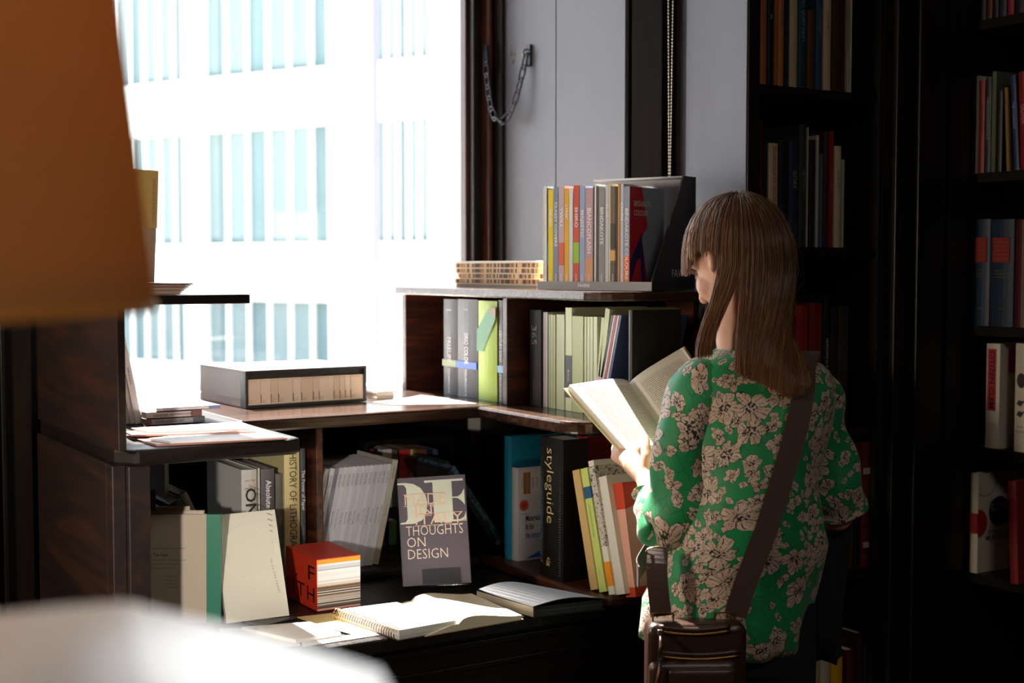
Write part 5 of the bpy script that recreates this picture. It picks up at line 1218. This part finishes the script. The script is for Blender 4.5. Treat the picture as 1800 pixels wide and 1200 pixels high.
Tp = [W(1121, 735, D=2.742), W(1108, 728, D=2.748), W(1097, 735, D=2.746), W(1090, 755, D=2.735)]
hand(mb, wl_, W(1112, 815, D=2.635), K, Md, Tp, [W(1134, 828, D=2.592), W(1137, 803, D=2.600), W(1135, 785, D=2.614), W(1134, 770, D=2.632)])
# right hand holding the right side of the book
Kr = [CP(.425, 2.875, 1.185), CP(.440, 2.885, 1.180), CP(.455, 2.892, 1.172), CP(.468, 2.895, 1.162)]
Mr = [k_+rt3*-.008+fw3*.032+Vector((0, 0, .018)) for k_ in Kr]; Tr = [k_+rt3*-.036+fw3*.030+Vector((0, 0, .042)) for k_ in Kr]
hand(mb, wr_, CP(.47, 2.860, 1.14), Kr, Mr, Tr, [CP(.475, 2.845, 1.13), CP(.445, 2.840, 1.15), CP(.425, 2.845, 1.17), CP(.408, 2.850, 1.185)])
body = remesh(mb, 'body', .0042, [SKIN], person, 5)
body['label'] = 'fair skin of head, neck and hands'
for s_ in (-1, 1):
    mb = MB(); ell(mb, (s_*.030, .071, -.004), (.011, .008, .007), HM, 14); mb.build('closed_eyelid', M('c08a74', .5), person, smooth=True)
MB_l = MB(); ell(MB_l, (0, .0905, -.064), (.018, .005, .0065), HM, 14); MB_l.build('lips', M('b06058', .4), person, smooth=True)

# --- blouse
bl_ = NM('floral_blouse', .55)
tc_ = bl_.node('ShaderNodeUVMap'); uvn = tc_.outputs[0]
wx = bl_.node('ShaderNodeTexNoise', noise_dimensions='2D'); bl_.link(uvn, wx.inputs[0]); wx.inputs['Scale'].default_value = 9; wx.inputs['Detail'].default_value = 2
va = bl_.node('ShaderNodeVectorMath', operation='MULTIPLY_ADD'); bl_.link(wx.outputs['Color'], va.inputs[0]); va.inputs[1].default_value = (.035, .035, 0); bl_.link(uvn, va.inputs[2])
def flower(scale, petals, R, seed, keep, mini=0):
    nt = bl_.nt
    mp = bl_.node('ShaderNodeMapping'); bl_.link(va.outputs[0], mp.inputs[0]); mp.inputs['Location'].default_value = (seed*3.7, seed*1.9, 0); mp.inputs['Scale'].default_value = (scale, scale, 1); mp.inputs['Rotation'].default_value = (0, 0, seed)
    vo = bl_.node('ShaderNodeTexVoronoi', voronoi_dimensions='2D'); bl_.link(mp.outputs[0], vo.inputs['Vector']); vo.inputs['Scale'].default_value = 1; vo.inputs['Randomness'].default_value = .75
    sb = bl_.node('ShaderNodeVectorMath', operation='SUBTRACT'); bl_.link(mp.outputs[0], sb.inputs[0]); bl_.link(vo.outputs['Position'], sb.inputs[1])
    dx, dy, _ = bl_.xyz(sb.outputs[0]); r = S(nt, vo.outputs['Distance']); cr, cg, cb_ = bl_.xyz(vo.outputs['Color'])
    # squash each flower so that it looks turned
    dx2 = dx*(cg*.7+.8); r = (dx2*dx2+dy*dy).op('SQRT')
    th = dy.op('ARCTAN2', dx2)+cr*6.28
    nz = bl_.node('ShaderNodeTexNoise', noise_dimensions='2D'); bl_.link(mp.outputs[0], nz.inputs[0]); nz.inputs['Scale'].default_value = 3.2; nz.inputs['Detail'].default_value = 2; nf = S(nt, nz.outputs[0]); nz2_ = bl_.node('ShaderNodeTexNoise', noise_dimensions='2D'); bl_.link(mp.outputs[0], nz2_.inputs[0]); nz2_.inputs['Scale'].default_value = 14; nz2 = S(nt, nz2_.outputs[0])
    pet = (th*(petals/2)).op('COSINE').op('ABSOLUTE').op('POWER', .55)
    Rr = (pet*.55+.42)*R*(cb_*.45+.70)+(nf-.5)*.42
    on = cr.op('FRACT')*0+ (cg > (1-keep))
    mask = (r < Rr)*on
    outl = ((r-Rr).op('ABSOLUTE') < .021)*on
    gap = (pet < .36)*(r < Rr)*(r > R*.12)
    vein = ((th*(petals*1.5)+nf*3).op('SINE').op('ABSOLUTE') < .22)*(r < Rr*.85)*(nz2 > .4)*(r > R*.10)
    sten = (th*(petals/2)).op('COSINE').op('ABSOLUTE')
    core = (r < ((nf*.62+.04)*R))*(nz2 > .50)
    stroke = ((nz2+nf*.5-.74).op('ABSOLUTE') < .012)*(r < Rr)*on
    lines = (outl+vein+core+stroke+gap*(nf > .5)*(nz2 > .42)).op('MINIMUM', 1.0)*on
    return mask, lines.op('MINIMUM', 1.0), nf, Rr-r
green = bl_.mix(S(bl_.nt, wx.outputs[0]), '0b7844', '149a58')
CRE, PK, INK = 'dccbb8', 'c4a18c', '140e0d'
# stems
st_m = bl_.node('ShaderNodeMapping'); bl_.link(va.outputs[0], st_m.inputs[0]); st_m.inputs['Scale'].default_value = (11, 8, 1)
sv = bl_.node('ShaderNodeTexVoronoi', voronoi_dimensions='2D', feature='DISTANCE_TO_EDGE'); bl_.link(st_m.outputs[0], sv.inputs['Vector'])
nz = bl_.node('ShaderNodeTexNoise', noise_dimensions='2D'); bl_.link(st_m.outputs[0], nz.inputs[0]); nz.inputs['Scale'].default_value = .9
c = bl_.mix((S(bl_.nt, sv.outputs[0]) < .014)*(S(bl_.nt, nz.outputs[0]) > .48), green, '173322')
for (scale, pet, R, seed, keep) in ((40, 2, .44, 2.1, .5), (28, 2, .50, .7, .5), (23, 4, .50, 4.3, .5), (16, 5, .54, 1.2, .66)):
    mask, lines, nf, edge = flower(scale, pet, R, seed, keep)
    tone = bl_.mix((nf*1.6-.3).op('MULTIPLY', 1.0, clamp=True), PK, CRE)
    c = bl_.mix(mask, c, tone); c = bl_.mix(lines*(mask+.3).op('MINIMUM', 1.0), c, INK)
bl_.color(c); bl_.b.inputs['Sheen Weight'].default_value = .15
bl_.b.inputs['Transmission Weight'].default_value = 0
BL = bl_.m
from mathutils import noise as mn
def fold(p, amp, sx=1.0):
    q_ = Vector((p.x*8*sx+p.z*3, p.y*8*sx, p.z*4.5)); return amp*(mn.noise(q_)*1.2+.6*mn.noise(q_*2.3+Vector((5, 1, 2))))
mb = MB()
NB = 72
tor = [(614, 1266, 1352, .050, 2.550), (619, 1256, 1368, .060, 2.549), (628, 1238, 1404, .074, 2.547), (640, 1214, 1436, .086, 2.545), (656, 1196, 1458, .094, 2.543), (676, 1186, 1468, .100, 2.540), (705, 1184, 1466, .108, 2.538), (740, 1184, 1456, .114, 2.535),
       (780, 1182, 1448, .118, 2.53), (820, 1178, 1444, .121, 2.53), (860, 1172, 1440, .123, 2.53), (900, 1166, 1438, .124, 2.53), (935, 1160, 1440, .127, 2.53), (965, 1156, 1440, .131, 2.53), (1000, 1150, 1437, .130, 2.53), (1035, 1144, 1434, .131, 2.53), (1070, 1138, 1431, .133, 2.53), (1110, 1136, 1428, .134, 2.53), (1140, 1136, 1424, .134, 2.53), (1158, 1138, 1420, .133, 2.53)]
rings = []; vacc = []; acc = 0
for i, (y, xl, xr_, ry, Dc) in enumerate(tor):
    zc_ = W((xl+xr_)/2, y, D=Dc-ry*.8).z
    l0, l1 = (xl-900)/2400*Dc, (xr_-900)/2400*Dc; lc, rx = (l0+l1)/2, (l1-l0)/2
    ring = []
    for k in range(NB):
        a = 2*PI*k/NB; ca, sa = math.cos(a), math.sin(a); e = .85
        z_ = zc_
        if i < 6: z_ = zc_ + .012*max(0, -sa)*0 + .018*(1-abs(ca))*(i/6)*0
        p = CP(lc+rx*math.copysign(abs(ca)**e, ca), Dc+ry*math.copysign(abs(sa)**e, sa), z_)
        f_ = fold(p, .016*min(1, i/9)*(1+.4*(i > 9)))
        if 10 <= i <= 14: f_ += .006*math.sin(p.z*95+3*math.sin(a*1.5))*max(0, -sa)
        if i >= 17: p.z += .02*max(0, -ca)*(1)+.05*max(0, -ca)*max(0, sa)
        d_ = (p-CP(lc, Dc, p.z)); p = p + d_.normalized()*f_
        ring.append(OFF+p)
    if rings: acc += sum((rings[-1][k]-ring[k]).length for k in range(0, NB, 8))/(NB/8)
    rings.append(ring); vacc.append(acc)
mb.loft(rings, caps=False, uv=lambda i, j: (.155*2*PI*j/NB, -vacc[i]))
# inner hem thickness
def sleeve(pts, rs, flat=1.0, amp=.007, u0=0, flare=0):
    P = [Vector(p) for p in pts]; rings = []; vac = []; ac = 0; up = Vector((0, 0, 1)); n = 40
    # resample smoothly
    Q, RQ = [], []
    for i in range(len(P)-1):
        a0, a1, a2, a3 = P[max(i-1, 0)], P[i], P[i+1], P[min(i+2, len(P)-1)]
        for s_ in range(7):
            t = s_/7; Q.append(.5*((2*a1)+(-a0+a2)*t+(2*a0-5*a1+4*a2-a3)*t*t+(-a0+3*a1-3*a2+a3)*t**3)); RQ.append(rs[i]*(1-t)+rs[i+1]*t)
    Q.append(P[-1]); RQ.append(rs[-1])
    sd0 = rt3
    for i, p in enumerate(Q):
        t = (Q[min(i+1, len(Q)-1)]-Q[max(i-1, 0)]).normalized(); u_ = (sd0-t*sd0.dot(t)).normalized(); w_ = t.cross(u_)
        ring = []
        for k in range(n):
            a = 2*PI*k/n; d_ = u_*math.cos(a)+w_*math.sin(a)*flat
            pp_ = p+d_*RQ[i]; f_ = fold(pp_, amp, 1.4)+amp*.45*math.sin(i*.62+2.2*math.sin(a+i*.1))*(1 if 4 < i else 0)
            ring.append(OFF+pp_+d_*f_)
        if rings: ac += (Q[i]-Q[i-1]).length
        rings.append(ring); vac.append(ac)
    # roll the cuff inwards
    last = [Q[-1]+OFF+(v-(Q[-1]+OFF))*.80-(Q[-1]-Q[-2])*.6 for v in rings[-1]]
    rings.append(last); vac.append(ac+.01)
    mb.loft(rings, caps=False, uv=lambda i, j: (u0+.055*2*PI*j/n, -vac[i]))
sleeve([W(1262, 664, D=2.53), W(1228, 690, D=2.51), W(1208, 780, D=2.495), W(1194, 870, D=2.49), W(1182, 918, D=2.50), W(1162, 908, D=2.52), W(1146, 878, D=2.55), W(1141, 862, D=2.565)],
       [.036, .058, .058, .060, .058, .050, .038, .031], 1.0, .009, 3.1)
sleeve([W(1398, 662, D=2.57), W(1432, 690, D=2.60), W(1444, 750, D=2.61), W(1458, 820, D=2.62), W(1470, 870, D=2.625), W(1478, 898, D=2.635)], [.036, .052, .050, .053, .052, .045], 1.0, .009, 5.3)
blouse = mb.build('blouse', BL, person, smooth=True)
so = blouse.modifiers.new('thick', 'SOLIDIFY'); so.thickness = .0016; so.offset = -1
blouse['label'] = 'green blouse printed with beige flowers'
# --- jeans and shoes
JE = NM('dark_denim', .8); v_ = JE.coord(); JE.color(JE.mix(JE.noise(v_, 300, 2), '0a0c12', '141924')); JE.bump(JE.noise(v_, 900, 2), .3, .0006)
mb = MB()
def cring(lat, D, z_, rx, ry, n=32): return [OFF+CP(lat+rx*math.cos(2*PI*k/n), D+ry*math.sin(2*PI*k/n), z_) for k in range(n)]
hp = [(.418, 1.0, .128, .092), (.415, .92, .150, .108), (.414, .84, .156, .112), (.415, .76, .152, .108)]
mb.loft([cring(a, 2.53, z_, b, c_) for a, z_, b, c_ in hp])
for h_, f_, sx in ((hipL, fl, -1), (hipR, fr_, 1)):
    ctrs = [CP(.415+sx*.070, 2.53, .80)]; 
    kn = CP(.418+sx*.078, 2.535, .46)
    limb(mb, [OFF+ctrs[0], OFF+ctrs[0].lerp(kn, .5), OFF+kn, OFF+kn.lerp(f_, .5), OFF+f_+Vector((0, 0, .01))], [.086, .078, .060, .056, .046], 24)
jeans = remesh(mb, 'jeans', .007, [JE.m], person, 6)
for f_ in (fl, fr_):
    mb = MB(); d_ = Vector((math.sin(math.radians(14)), math.cos(math.radians(14)), 0))
    limb(mb, [OFF+f_+Vector((0, 0, .0)), OFF+f_+d_*-.01+Vector((0, 0, -.03))], [.038, .036], 16)
    limb(mb, [OFF+f_+d_*-.02+Vector((0, 0, -.035)), OFF+f_+d_*.10+Vector((0, 0, -.04)), OFF+f_+d_*.16+Vector((0, 0, -.045))], [.033, .034, .024], 16)
    sh_ = remesh(mb, 'shoe', .006, [M('1a1513', .4)], person, 4)

# --- hair
HW = Matrix.Translation(OFF+HC_) @ Matrix.Rotation(YH, 4, 'Z')
RXh, RYh, RZh = .082, .101, .112
def spt(th, az, infl=0):
    return HW @ Vector((-math.sin(az)*(RXh+infl)*math.sin(th), math.cos(az)*(RYh+infl)*math.sin(th)-.004, (RZh+infl)*math.cos(th)))
rnd = random.Random(3)
def strand(azd, infl, jit=0.0):
    """azd: degrees from the face (0) over the left side (90) to the back (180) and right side (270)"""
    az = math.radians(azd); j = lambda s_: rnd.uniform(-s_, s_)*jit
    az0 = az
    front = azd < 107 or azd > 285
    if front:
        end = 84 if (azd < 62 or azd > 300) else (86 if azd < 80 or azd > 200 else 80)
        end += j(4)
        out = []
        for i in range(15):
            s_ = i/14; th = math.radians(3+(end-3)*s_)
            d0 = azd if azd < 180 else 360-azd; w0 = .45*max(0, 1-d0/107); kk = 1-w0*(1-s_)
            out.append(spt(th, az*kk if azd < 180 else 2*PI-(2*PI-az)*kk, infl+.004*math.sin(PI*s_)+j(.0012)))
        tip = out[-1]+Vector((0, 0, (-.022-(.010 if azd < 60 else 0) if not 66 < azd < 108 else -.004)+j(.006))); out.append(out[-1].lerp(tip, .5)); out.append(tip); return out
    out = []
    th_end = 88
    if azd < 130:
        f = max(0, azd-107)/23; ex, ey, eD = 1224+28*f+j(4), 628-6*f+j(6), 2.475+.01*f
    else:
        f = (azd-130)/155; ex = 1292+134*(f**.85)+j(4); ey = 654+42*min(1, f*1.5)-10*max(0, f-.75)*4*.25+j(5); eD = 2.395+.02*f+.05*max(0, f-.7)
    n1 = 9
    for i in range(n1+1):
        s_ = i/n1; th = math.radians(3+(th_end-3)*s_); out.append(spt(th, az, infl+j(.0012)))
    A_ = out[-1]; B_ = OFF+W(ex, ey, D=eD-infl*.5)
    tang = (out[-1]-out[-3]).normalized()
    L = (A_-B_).length
    c1 = A_+Vector((0, 0, -1))*L*.36+tang*.004; c2 = B_+Vector((0, 0, 1))*L*.30
    for i in range(1, 13):
        t = i/12; out.append(A_*(1-t)**3+c1*3*t*(1-t)**2+c2*3*t*t*(1-t)+B_*t**3+Vector((j(.0009), j(.0009), 0)))
    return out
hairm = NM('brown_hair', .34); uvh = hairm.node('ShaderNodeUVMap'); hu, hv_, _ = hairm.xyz(uvh.outputs[0])
hc1 = hairm.ramp(hu, [(0, '331f14'), (.35, '553523'), (.7, '7a5232'), (1, '9a6f48')]); hc2 = hairm.ramp(hu, [(0, '4a2c1a'), (.4, '84562f'), (.75, 'a97544'), (1, 'cb9a5e')])
hairm.color(hairm.mix((hv_*1.3-.35).op('MULTIPLY', 1, clamp=True), hc1, hc2)); hairm.b.inputs['Specular IOR Level'].default_value = .6  # lighter toward the tips: dyed ends, plus golden light put into the colour
mb = MB()
# under-layer sheets
def sheet_h(a0, a1, n, infl):
    g = [strand(a0+(a1-a0)*i/(n-1), infl) for i in range(n)]; m_ = len(g[0])
    vs = [p for row in g for p in row]; fs = []; us = []
    for i in range(n-1):
        for k in range(m_-1): fs.append((i*m_+k, (i+1)*m_+k, (i+1)*m_+k+1, i*m_+k+1)); us.append(tuple((.15, k/m_) for _ in range(4)))
    mb.add(vs, fs, 0, None, us)
sheet_h(107.2, 129.5, 10, .003); sheet_h(130.5, 284, 36, .003); sheet_h(-80, 91.5, 36, .003) if False else None
sheet_h(0, 106.8, 24, .003); sheet_h(286, 359.9, 18, .003)
def add_strand(P, r, hue):
    n = len(P); rings = []
    for i, p in enumerate(P):
        t = (P[min(i+1, n-1)]-P[max(i-1, 0)]).normalized(); o_ = t.cross(Vector((.3, 1, .2))).normalized(); q_ = t.cross(o_)
        rr = r*(1-.55*(i/n)**3)
        rings.append([p+o_*rr, p-o_*rr*.5+q_*rr*.87, p-o_*rr*.5-q_*rr*.87])
    mb.loft(rings, caps=False, uv=lambda i, k: (hue, i/n))
lock = [rnd.random() for _ in range(400)]
for k in range(3400):
    a = rnd.uniform(0, 360)
    
    lay = rnd.uniform(.004, .0125)
    hue = min(.99, max(.01, .55*lock[int(a*1.1)]+.45*rnd.random()))
    add_strand(strand(a, lay, 1.0), rnd.uniform(.0005, .0010), hue)
for k in range(90):
    a = rnd.uniform(95, 290); P = strand(a, .014, 3.0); w_ = Vector((rnd.uniform(-.01, .01), rnd.uniform(-.008, .008), 0))
    P = [p+w_*math.sin(PI*i/len(P)*rnd.choice((1, 1, 2))) for i, p in enumerate(P)]; add_strand(P, .00028, rnd.random())
hair = mb.build('hair', hairm.m, person, smooth=True); hair['label'] = 'long straight light brown hair with a fringe'
tag(person, 'woman with long brown hair in a green floral blouse reading an open book', 'person')

# --- shoulder bag and its strap
bag = empty('shoulder_bag', W(1222, 1180, D=2.375), (0, 0, -YAW+math.radians(2)))
LE = NM('brown_leather', .3); v_ = LE.coord(); LE.color(LE.mix(LE.noise(v_, 25, 5, .7), '241610', '40291f')); LE.bump(LE.noise(v_, 70, 6, .7), .35, .002); LE = LE.m
pxm = 2.375/2400; bw_ = 176*pxm/2; zt_ = (1180-1089)*pxm
def rbox(mb, x0, x1, y0, y1, z0, z1, r, puff=0.0, mi=0):
    """box with rounded outline and pillowed front"""
    def outline(s_):
        cx, cz = (x0+x1)/2, (z0+z1)/2; hx, hz = (x1-x0)/2*s_, (z1-z0)/2*s_; rr = min(r*s_, hx, hz); pts = []
        for (sx, sz, a0) in ((1, 1, 0), (-1, 1, 90), (-1, -1, 180), (1, -1, 270)):
            for k in range(5): a = math.radians(a0+k*22.5); pts.append((cx+sx*(hx-rr)+rr*math.cos(a), cz+sz*(hz-rr)+rr*math.sin(a)))
        return pts
    rings = [[(a, y1, b) for a, b in outline(.97)], [(a, y1-.004, b) for a, b in outline(1)], [(a, y0+.006, b) for a, b in outline(1)], [(a, y0+.001, b) for a, b in outline(.975)], [(a, y0-puff*.6, b) for a, b in outline(.88)], [(a, y0-puff, b) for a, b in outline(.6)]]
    mb.loft(rings, mi)
mb = MB(); rbox(mb, -bw_, bw_, -.022, .028, -.15, zt_, .016, .003); mb.build('body', LE, bag, smooth=True)
mb = MB(); rbox(mb, -bw_+.001, bw_-.014, -.034, -.020, -.13, .028, .015, .005); mb.build('front_pocket', LE, bag, smooth=True)
mb = MB(); rbox(mb, -bw_+.030, bw_-.020, -.0425, -.036, -.045, .016, .010, .002); mb.build('pocket_flap', LE, bag, smooth=True)
ZP = NM('brass_zip', .3, .9); zx = ZP.xyz(ZP.coord()); ZP.color(ZP.mix((zx[0]*2400).op('SINE') > 0, '3a2412', 'b88a4c'))
for k, (z_, y_, x0, x1) in enumerate(((zt_-.010, -.0275, -bw_+.02, bw_-.03), (.036, -.0275, -bw_+.02, bw_-.012))):
    mb = MB(); P = [(x0+(x1-x0)*i/12, y_+.0005, z_-.006*math.sin(PI*i/12)) for i in range(13)]; mb.tube(P, .0026, 8); zp_ = mb.build('zip', ZP.m, bag, smooth=True)
    mb = MB(); P2 = [(a, b+.0035, c_+.007) for a, b, c_ in P]; mb.tube(P2, .0045, 8); mb.build('zip_welt', LE, zp_, smooth=True)
    mb = MB(); mb.box(x0-.004, x0+.004, y_-.006, y_-.001, z_-.006, z_+.004); mb.build('zip_slider', M('a89a88', .25, .9), zp_, bevel=.001)
    L_ = .040 if k == 0 else .07
    mb = MB(); mb.tube([(x0, y_-.006, z_-.004), (x0-.002*k, y_-.018, z_-.02), (x0-.004-.008*k, y_-.020, z_-L_)], [.002, .004, .0035], 8); mb.build('zip_pull', LE, zp_, smooth=True)
for sx in (-1, 1):
    cx = -bw_+.030 if sx < 0 else bw_-.035
    mb = MB()
    for dx in (-.018, .018): mb.tube([(cx+dx, .004, zt_-.012), (cx+dx, .004, zt_+.014)], .0018, 6)
    mb.tube([(cx-.018, .004, zt_+.014), (cx+.018, .004, zt_+.014)], .0018, 6); mb.build('strap_ring', M('8a6f4a', .3, .9), bag)
WEB = NM('brown_webbing', .7); wv = WEB.node('ShaderNodeTexBrick'); WEB.link(WEB.coord('Object', (260, 260, 260)), wv.inputs[0]); WEB.bump(S(WEB.nt, wv.outputs['Fac']), .4, .001); WEB.color(WEB.mix(WEB.noise(WEB.coord(), 300, 2), '2a1a16', '4a3029'))
def strap(path, width, name):
    """path: (px, py, D, facing vector)"""
    BI = bag.matrix_basis.inverted(); rings = []
    P = [p for p, n_ in path]
    Q = []
    for i in range(len(path)-1):
        a0, a1, a2, a3 = P[max(i-1, 0)], P[i], P[i+1], P[min(i+2, len(P)-1)]
        for s_ in range(6):
            t = s_/6; Q.append((.5*((2*a1)+(-a0+a2)*t+(2*a0-5*a1+4*a2-a3)*t*t+(-a0+3*a1-3*a2+a3)*t**3), path[i][1].lerp(path[i+1][1], t).normalized()))
    Q.append(path[-1]); 
    for i, (p, n_) in enumerate(Q):
        t = (Q[min(i+1, len(Q)-1)][0]-Q[max(i-1, 0)][0]).normalized(); n_ = (n_-t*n_.dot(t)).normalized(); s2 = t.cross(n_)
        rings.append([BI @ (p+s2*a+n_*b) for a, b in ((-width/2, 0), (width/2, 0), (width/2, .0025), (-width/2, .0025))])
    return MB().loft(rings).build(name, WEB.m, bag)
bk = -fw3; upv = Vector((0, 0, 1))
bpy.context.view_layer.update()
strap([(W(1292, 1082, D=2.383), bk), (W(1312, 1020, D=2.382), bk), (W(1345, 935, D=2.385), bk), (W(1372, 850, D=2.392), bk), (W(1398, 760, D=2.402), bk), (W(1412, 690, D=2.420), bk+upv*.15), (W(1414, 646, D=2.462), bk+upv*.8), (CP(.548, 2.515, 1.343), bk*.3+upv), (CP(.556, 2.57, 1.338), upv), (CP(.55, 2.63, 1.30), fw3+upv*.5),
       (CP(.50, 2.675, 1.20), fw3), (CP(.40, 2.685, 1.08), fw3), (CP(.30, 2.655, .98), fw3), (CP(.245, 2.59, .93), fw3-rt3), (CP(.238, 2.52, .925), -rt3)], .040, 'long_strap')
strap([(W(1157, 962, D=2.41), bk-rt3*.4), (W(1155, 1010, D=2.388), bk-rt3*.2), (W(1162, 1082, D=2.383), bk)], .037, 'short_strap')
mb = MB(); BI = bag.matrix_basis.inverted()
c0_ = W(1157, 968, D=2.407); mb.tube([BI @ (c0_+rt3*.022*math.cos(a*PI/6)*1.0+upv*.008*math.sin(a*PI/6)+bk*.004) for a in range(12)], .0016, 6, closed=True); mb.build('buckle', M('a08a5c', .3, .9), bag)
tag(bag, 'dark brown leather shoulder bag with brass zips hanging at the woman left hip', 'bag')

# --- dark coat over the right forearm
mb = MB(); rings = []
for i, (y, xl, xr_) in enumerate([(902, 1448, 1496), (915, 1444, 1500), (940, 1442, 1500), (1000, 1440, 1494), (1060, 1436, 1488), (1105, 1434, 1484), (1150, 1432, 1482)]):
    Dc = 2.70; z_ = W((xl+xr_)/2, y, D=Dc).z; l0, l1 = (xl-900)/2400*Dc, (xr_-900)/2400*Dc; ring = []
    for k in range(36):
        a = 2*PI*k/36; rr = 1+.10*math.sin(a*5+i*.4)+.05*math.sin(a*9)
        ring.append(CP((l0+l1)/2+(l1-l0)/2*math.cos(a)*rr, Dc+.06*math.sin(a)*rr, z_-.004*math.sin(a*4)))
    rings.append(ring)
cb_ = CP(.6, 2.7, .8)
co = MB().loft([[p-cb_ for p in r] for r in rings]).build('coat', M('0d0d0f', .85, 0, .4), smooth=True, loc=cb_)
tag(co, 'black coat hanging over the right forearm of the woman', 'coat')

# --- the open book in her hands
TXT = NM('printed_page', .7); uvp = TXT.node('ShaderNodeUVMap'); pu, pv, _ = TXT.xyz(uvp.outputs[0])
fl_ = (pv*44).op('FLOOR'); fr2 = (pv*44).op('FRACT')
cmb = TXT.node('ShaderNodeCombineXYZ'); TXT.link(pu*60, cmb.inputs[0]); TXT.link(fl_*7.3, cmb.inputs[1])
wn_ = TXT.noise(cmb.outputs[0], 1.0, 3, .8)
line = (fr2 > .30)*(fr2 < .72)*(wn_ > .43)*(pu > .12)*(pu < .88)*(pv > .09)*(pv < .90)
TXT.color(TXT.mix(line*.55, 'f4f0e6', '5a544c')); TXT = TXT.m
hb0 = W(1204, 780, D=2.710); hbk = empty('open_book', hb0); HO = -hb0
g0, g1 = W(1186, 786, D=2.710), W(1106, 673, D=2.820)
L0, L1 = W(1102, 790, D=2.655), W(1001, 676, D=2.735)
R0, R1 = W(1282, 728, D=2.750), W(1200, 610, D=2.850)
nrm = (L0-g0).cross(g1-g0).normalized()
if nrm.dot(EYE-g0) < 0: nrm = -nrm
def pages(name, A0, A1, mat_, thick, hump, sign):
    n = 16; m_ = 14; e_ = (A0-g0); nn = e_.cross(g1-g0).normalized(); 
    if nn.dot(EYE-g0) < 0: nn = -nn
    vs = []; fs = []; us = []; mi = []
    for side_ in (0, 1):
        for i in range(n+1):
            s_ = i/n; h_ = hump*math.sin(PI*s_**.62)*(1-.35*s_)
            for k in range(m_+1):
                t = k/m_; p = g0.lerp(g1, t).lerp(A0.lerp(A1, t), s_)
                p = p+nn*(h_ if side_ == 0 else -thick*(min(1, s_*6)))
                vs.append(HO+p)
    st_ = (n+1)*(m_+1)
    for i in range(n):
        for k in range(m_):
            q_ = (i*(m_+1)+k, (i+1)*(m_+1)+k, (i+1)*(m_+1)+k+1, i*(m_+1)+k+1); fs.append(q_)
            uu = (lambda x: 1-x) if sign < 0 else (lambda x: x)
            us.append(((uu(i/n), k/m_), (uu((i+1)/n), k/m_), (uu((i+1)/n), (k+1)/m_), (uu(i/n), (k+1)/m_)))
            fs.append(tuple(st_+x for x in q_[::-1])); us.append(tuple((0, 0) for _ in range(4)))
    for i in range(n):
        for k in (0, m_):
            a, b = i*(m_+1)+k, (i+1)*(m_+1)+k; fs.append((a, b, st_+b, st_+a)); us.append(tuple((.02, .02) for _ in range(4)))
    for k in range(m_): a, b = n*(m_+1)+k, n*(m_+1)+k+1; fs.append((a, b, st_+b, st_+a)); us.append(tuple((.02, .02) for _ in range(4)))
    MBp = MB(); MBp.add(vs, fs, 0, None, us); o = MBp.build(name, mat_, hbk, smooth=False)
    for p in o.data.polygons[:n*m_*2]: p.use_smooth = True
    # cover board behind
    c_ = MB(); B0, B1 = A0+(A0-g0)*.05, A1+(A1-g1)*.05
    q4 = [g0-(g1-g0)*.02, B0-(g1-g0)*.02, B1+(g1-g0)*.02, g1+(g1-g0)*.02]
    c_.add([HO+p-nn*(thick+.0006) for p in q4]+[HO+p-nn*(thick+.0030) for p in q4], [(0, 1, 2, 3), (7, 6, 5, 4), (0, 4, 5, 1), (1, 5, 6, 2), (2, 6, 7, 3), (3, 7, 4, 0)])
    c_.build('cover', M('d8cfa8', .5), hbk)
pages('left_pages', L0, L1, TXT, .012, .016, -1); pages('right_pages', R0, R1, TXT, .006, .010, 1)
tag(hbk, 'cream paged paperback held open in the hands of the woman', 'book')
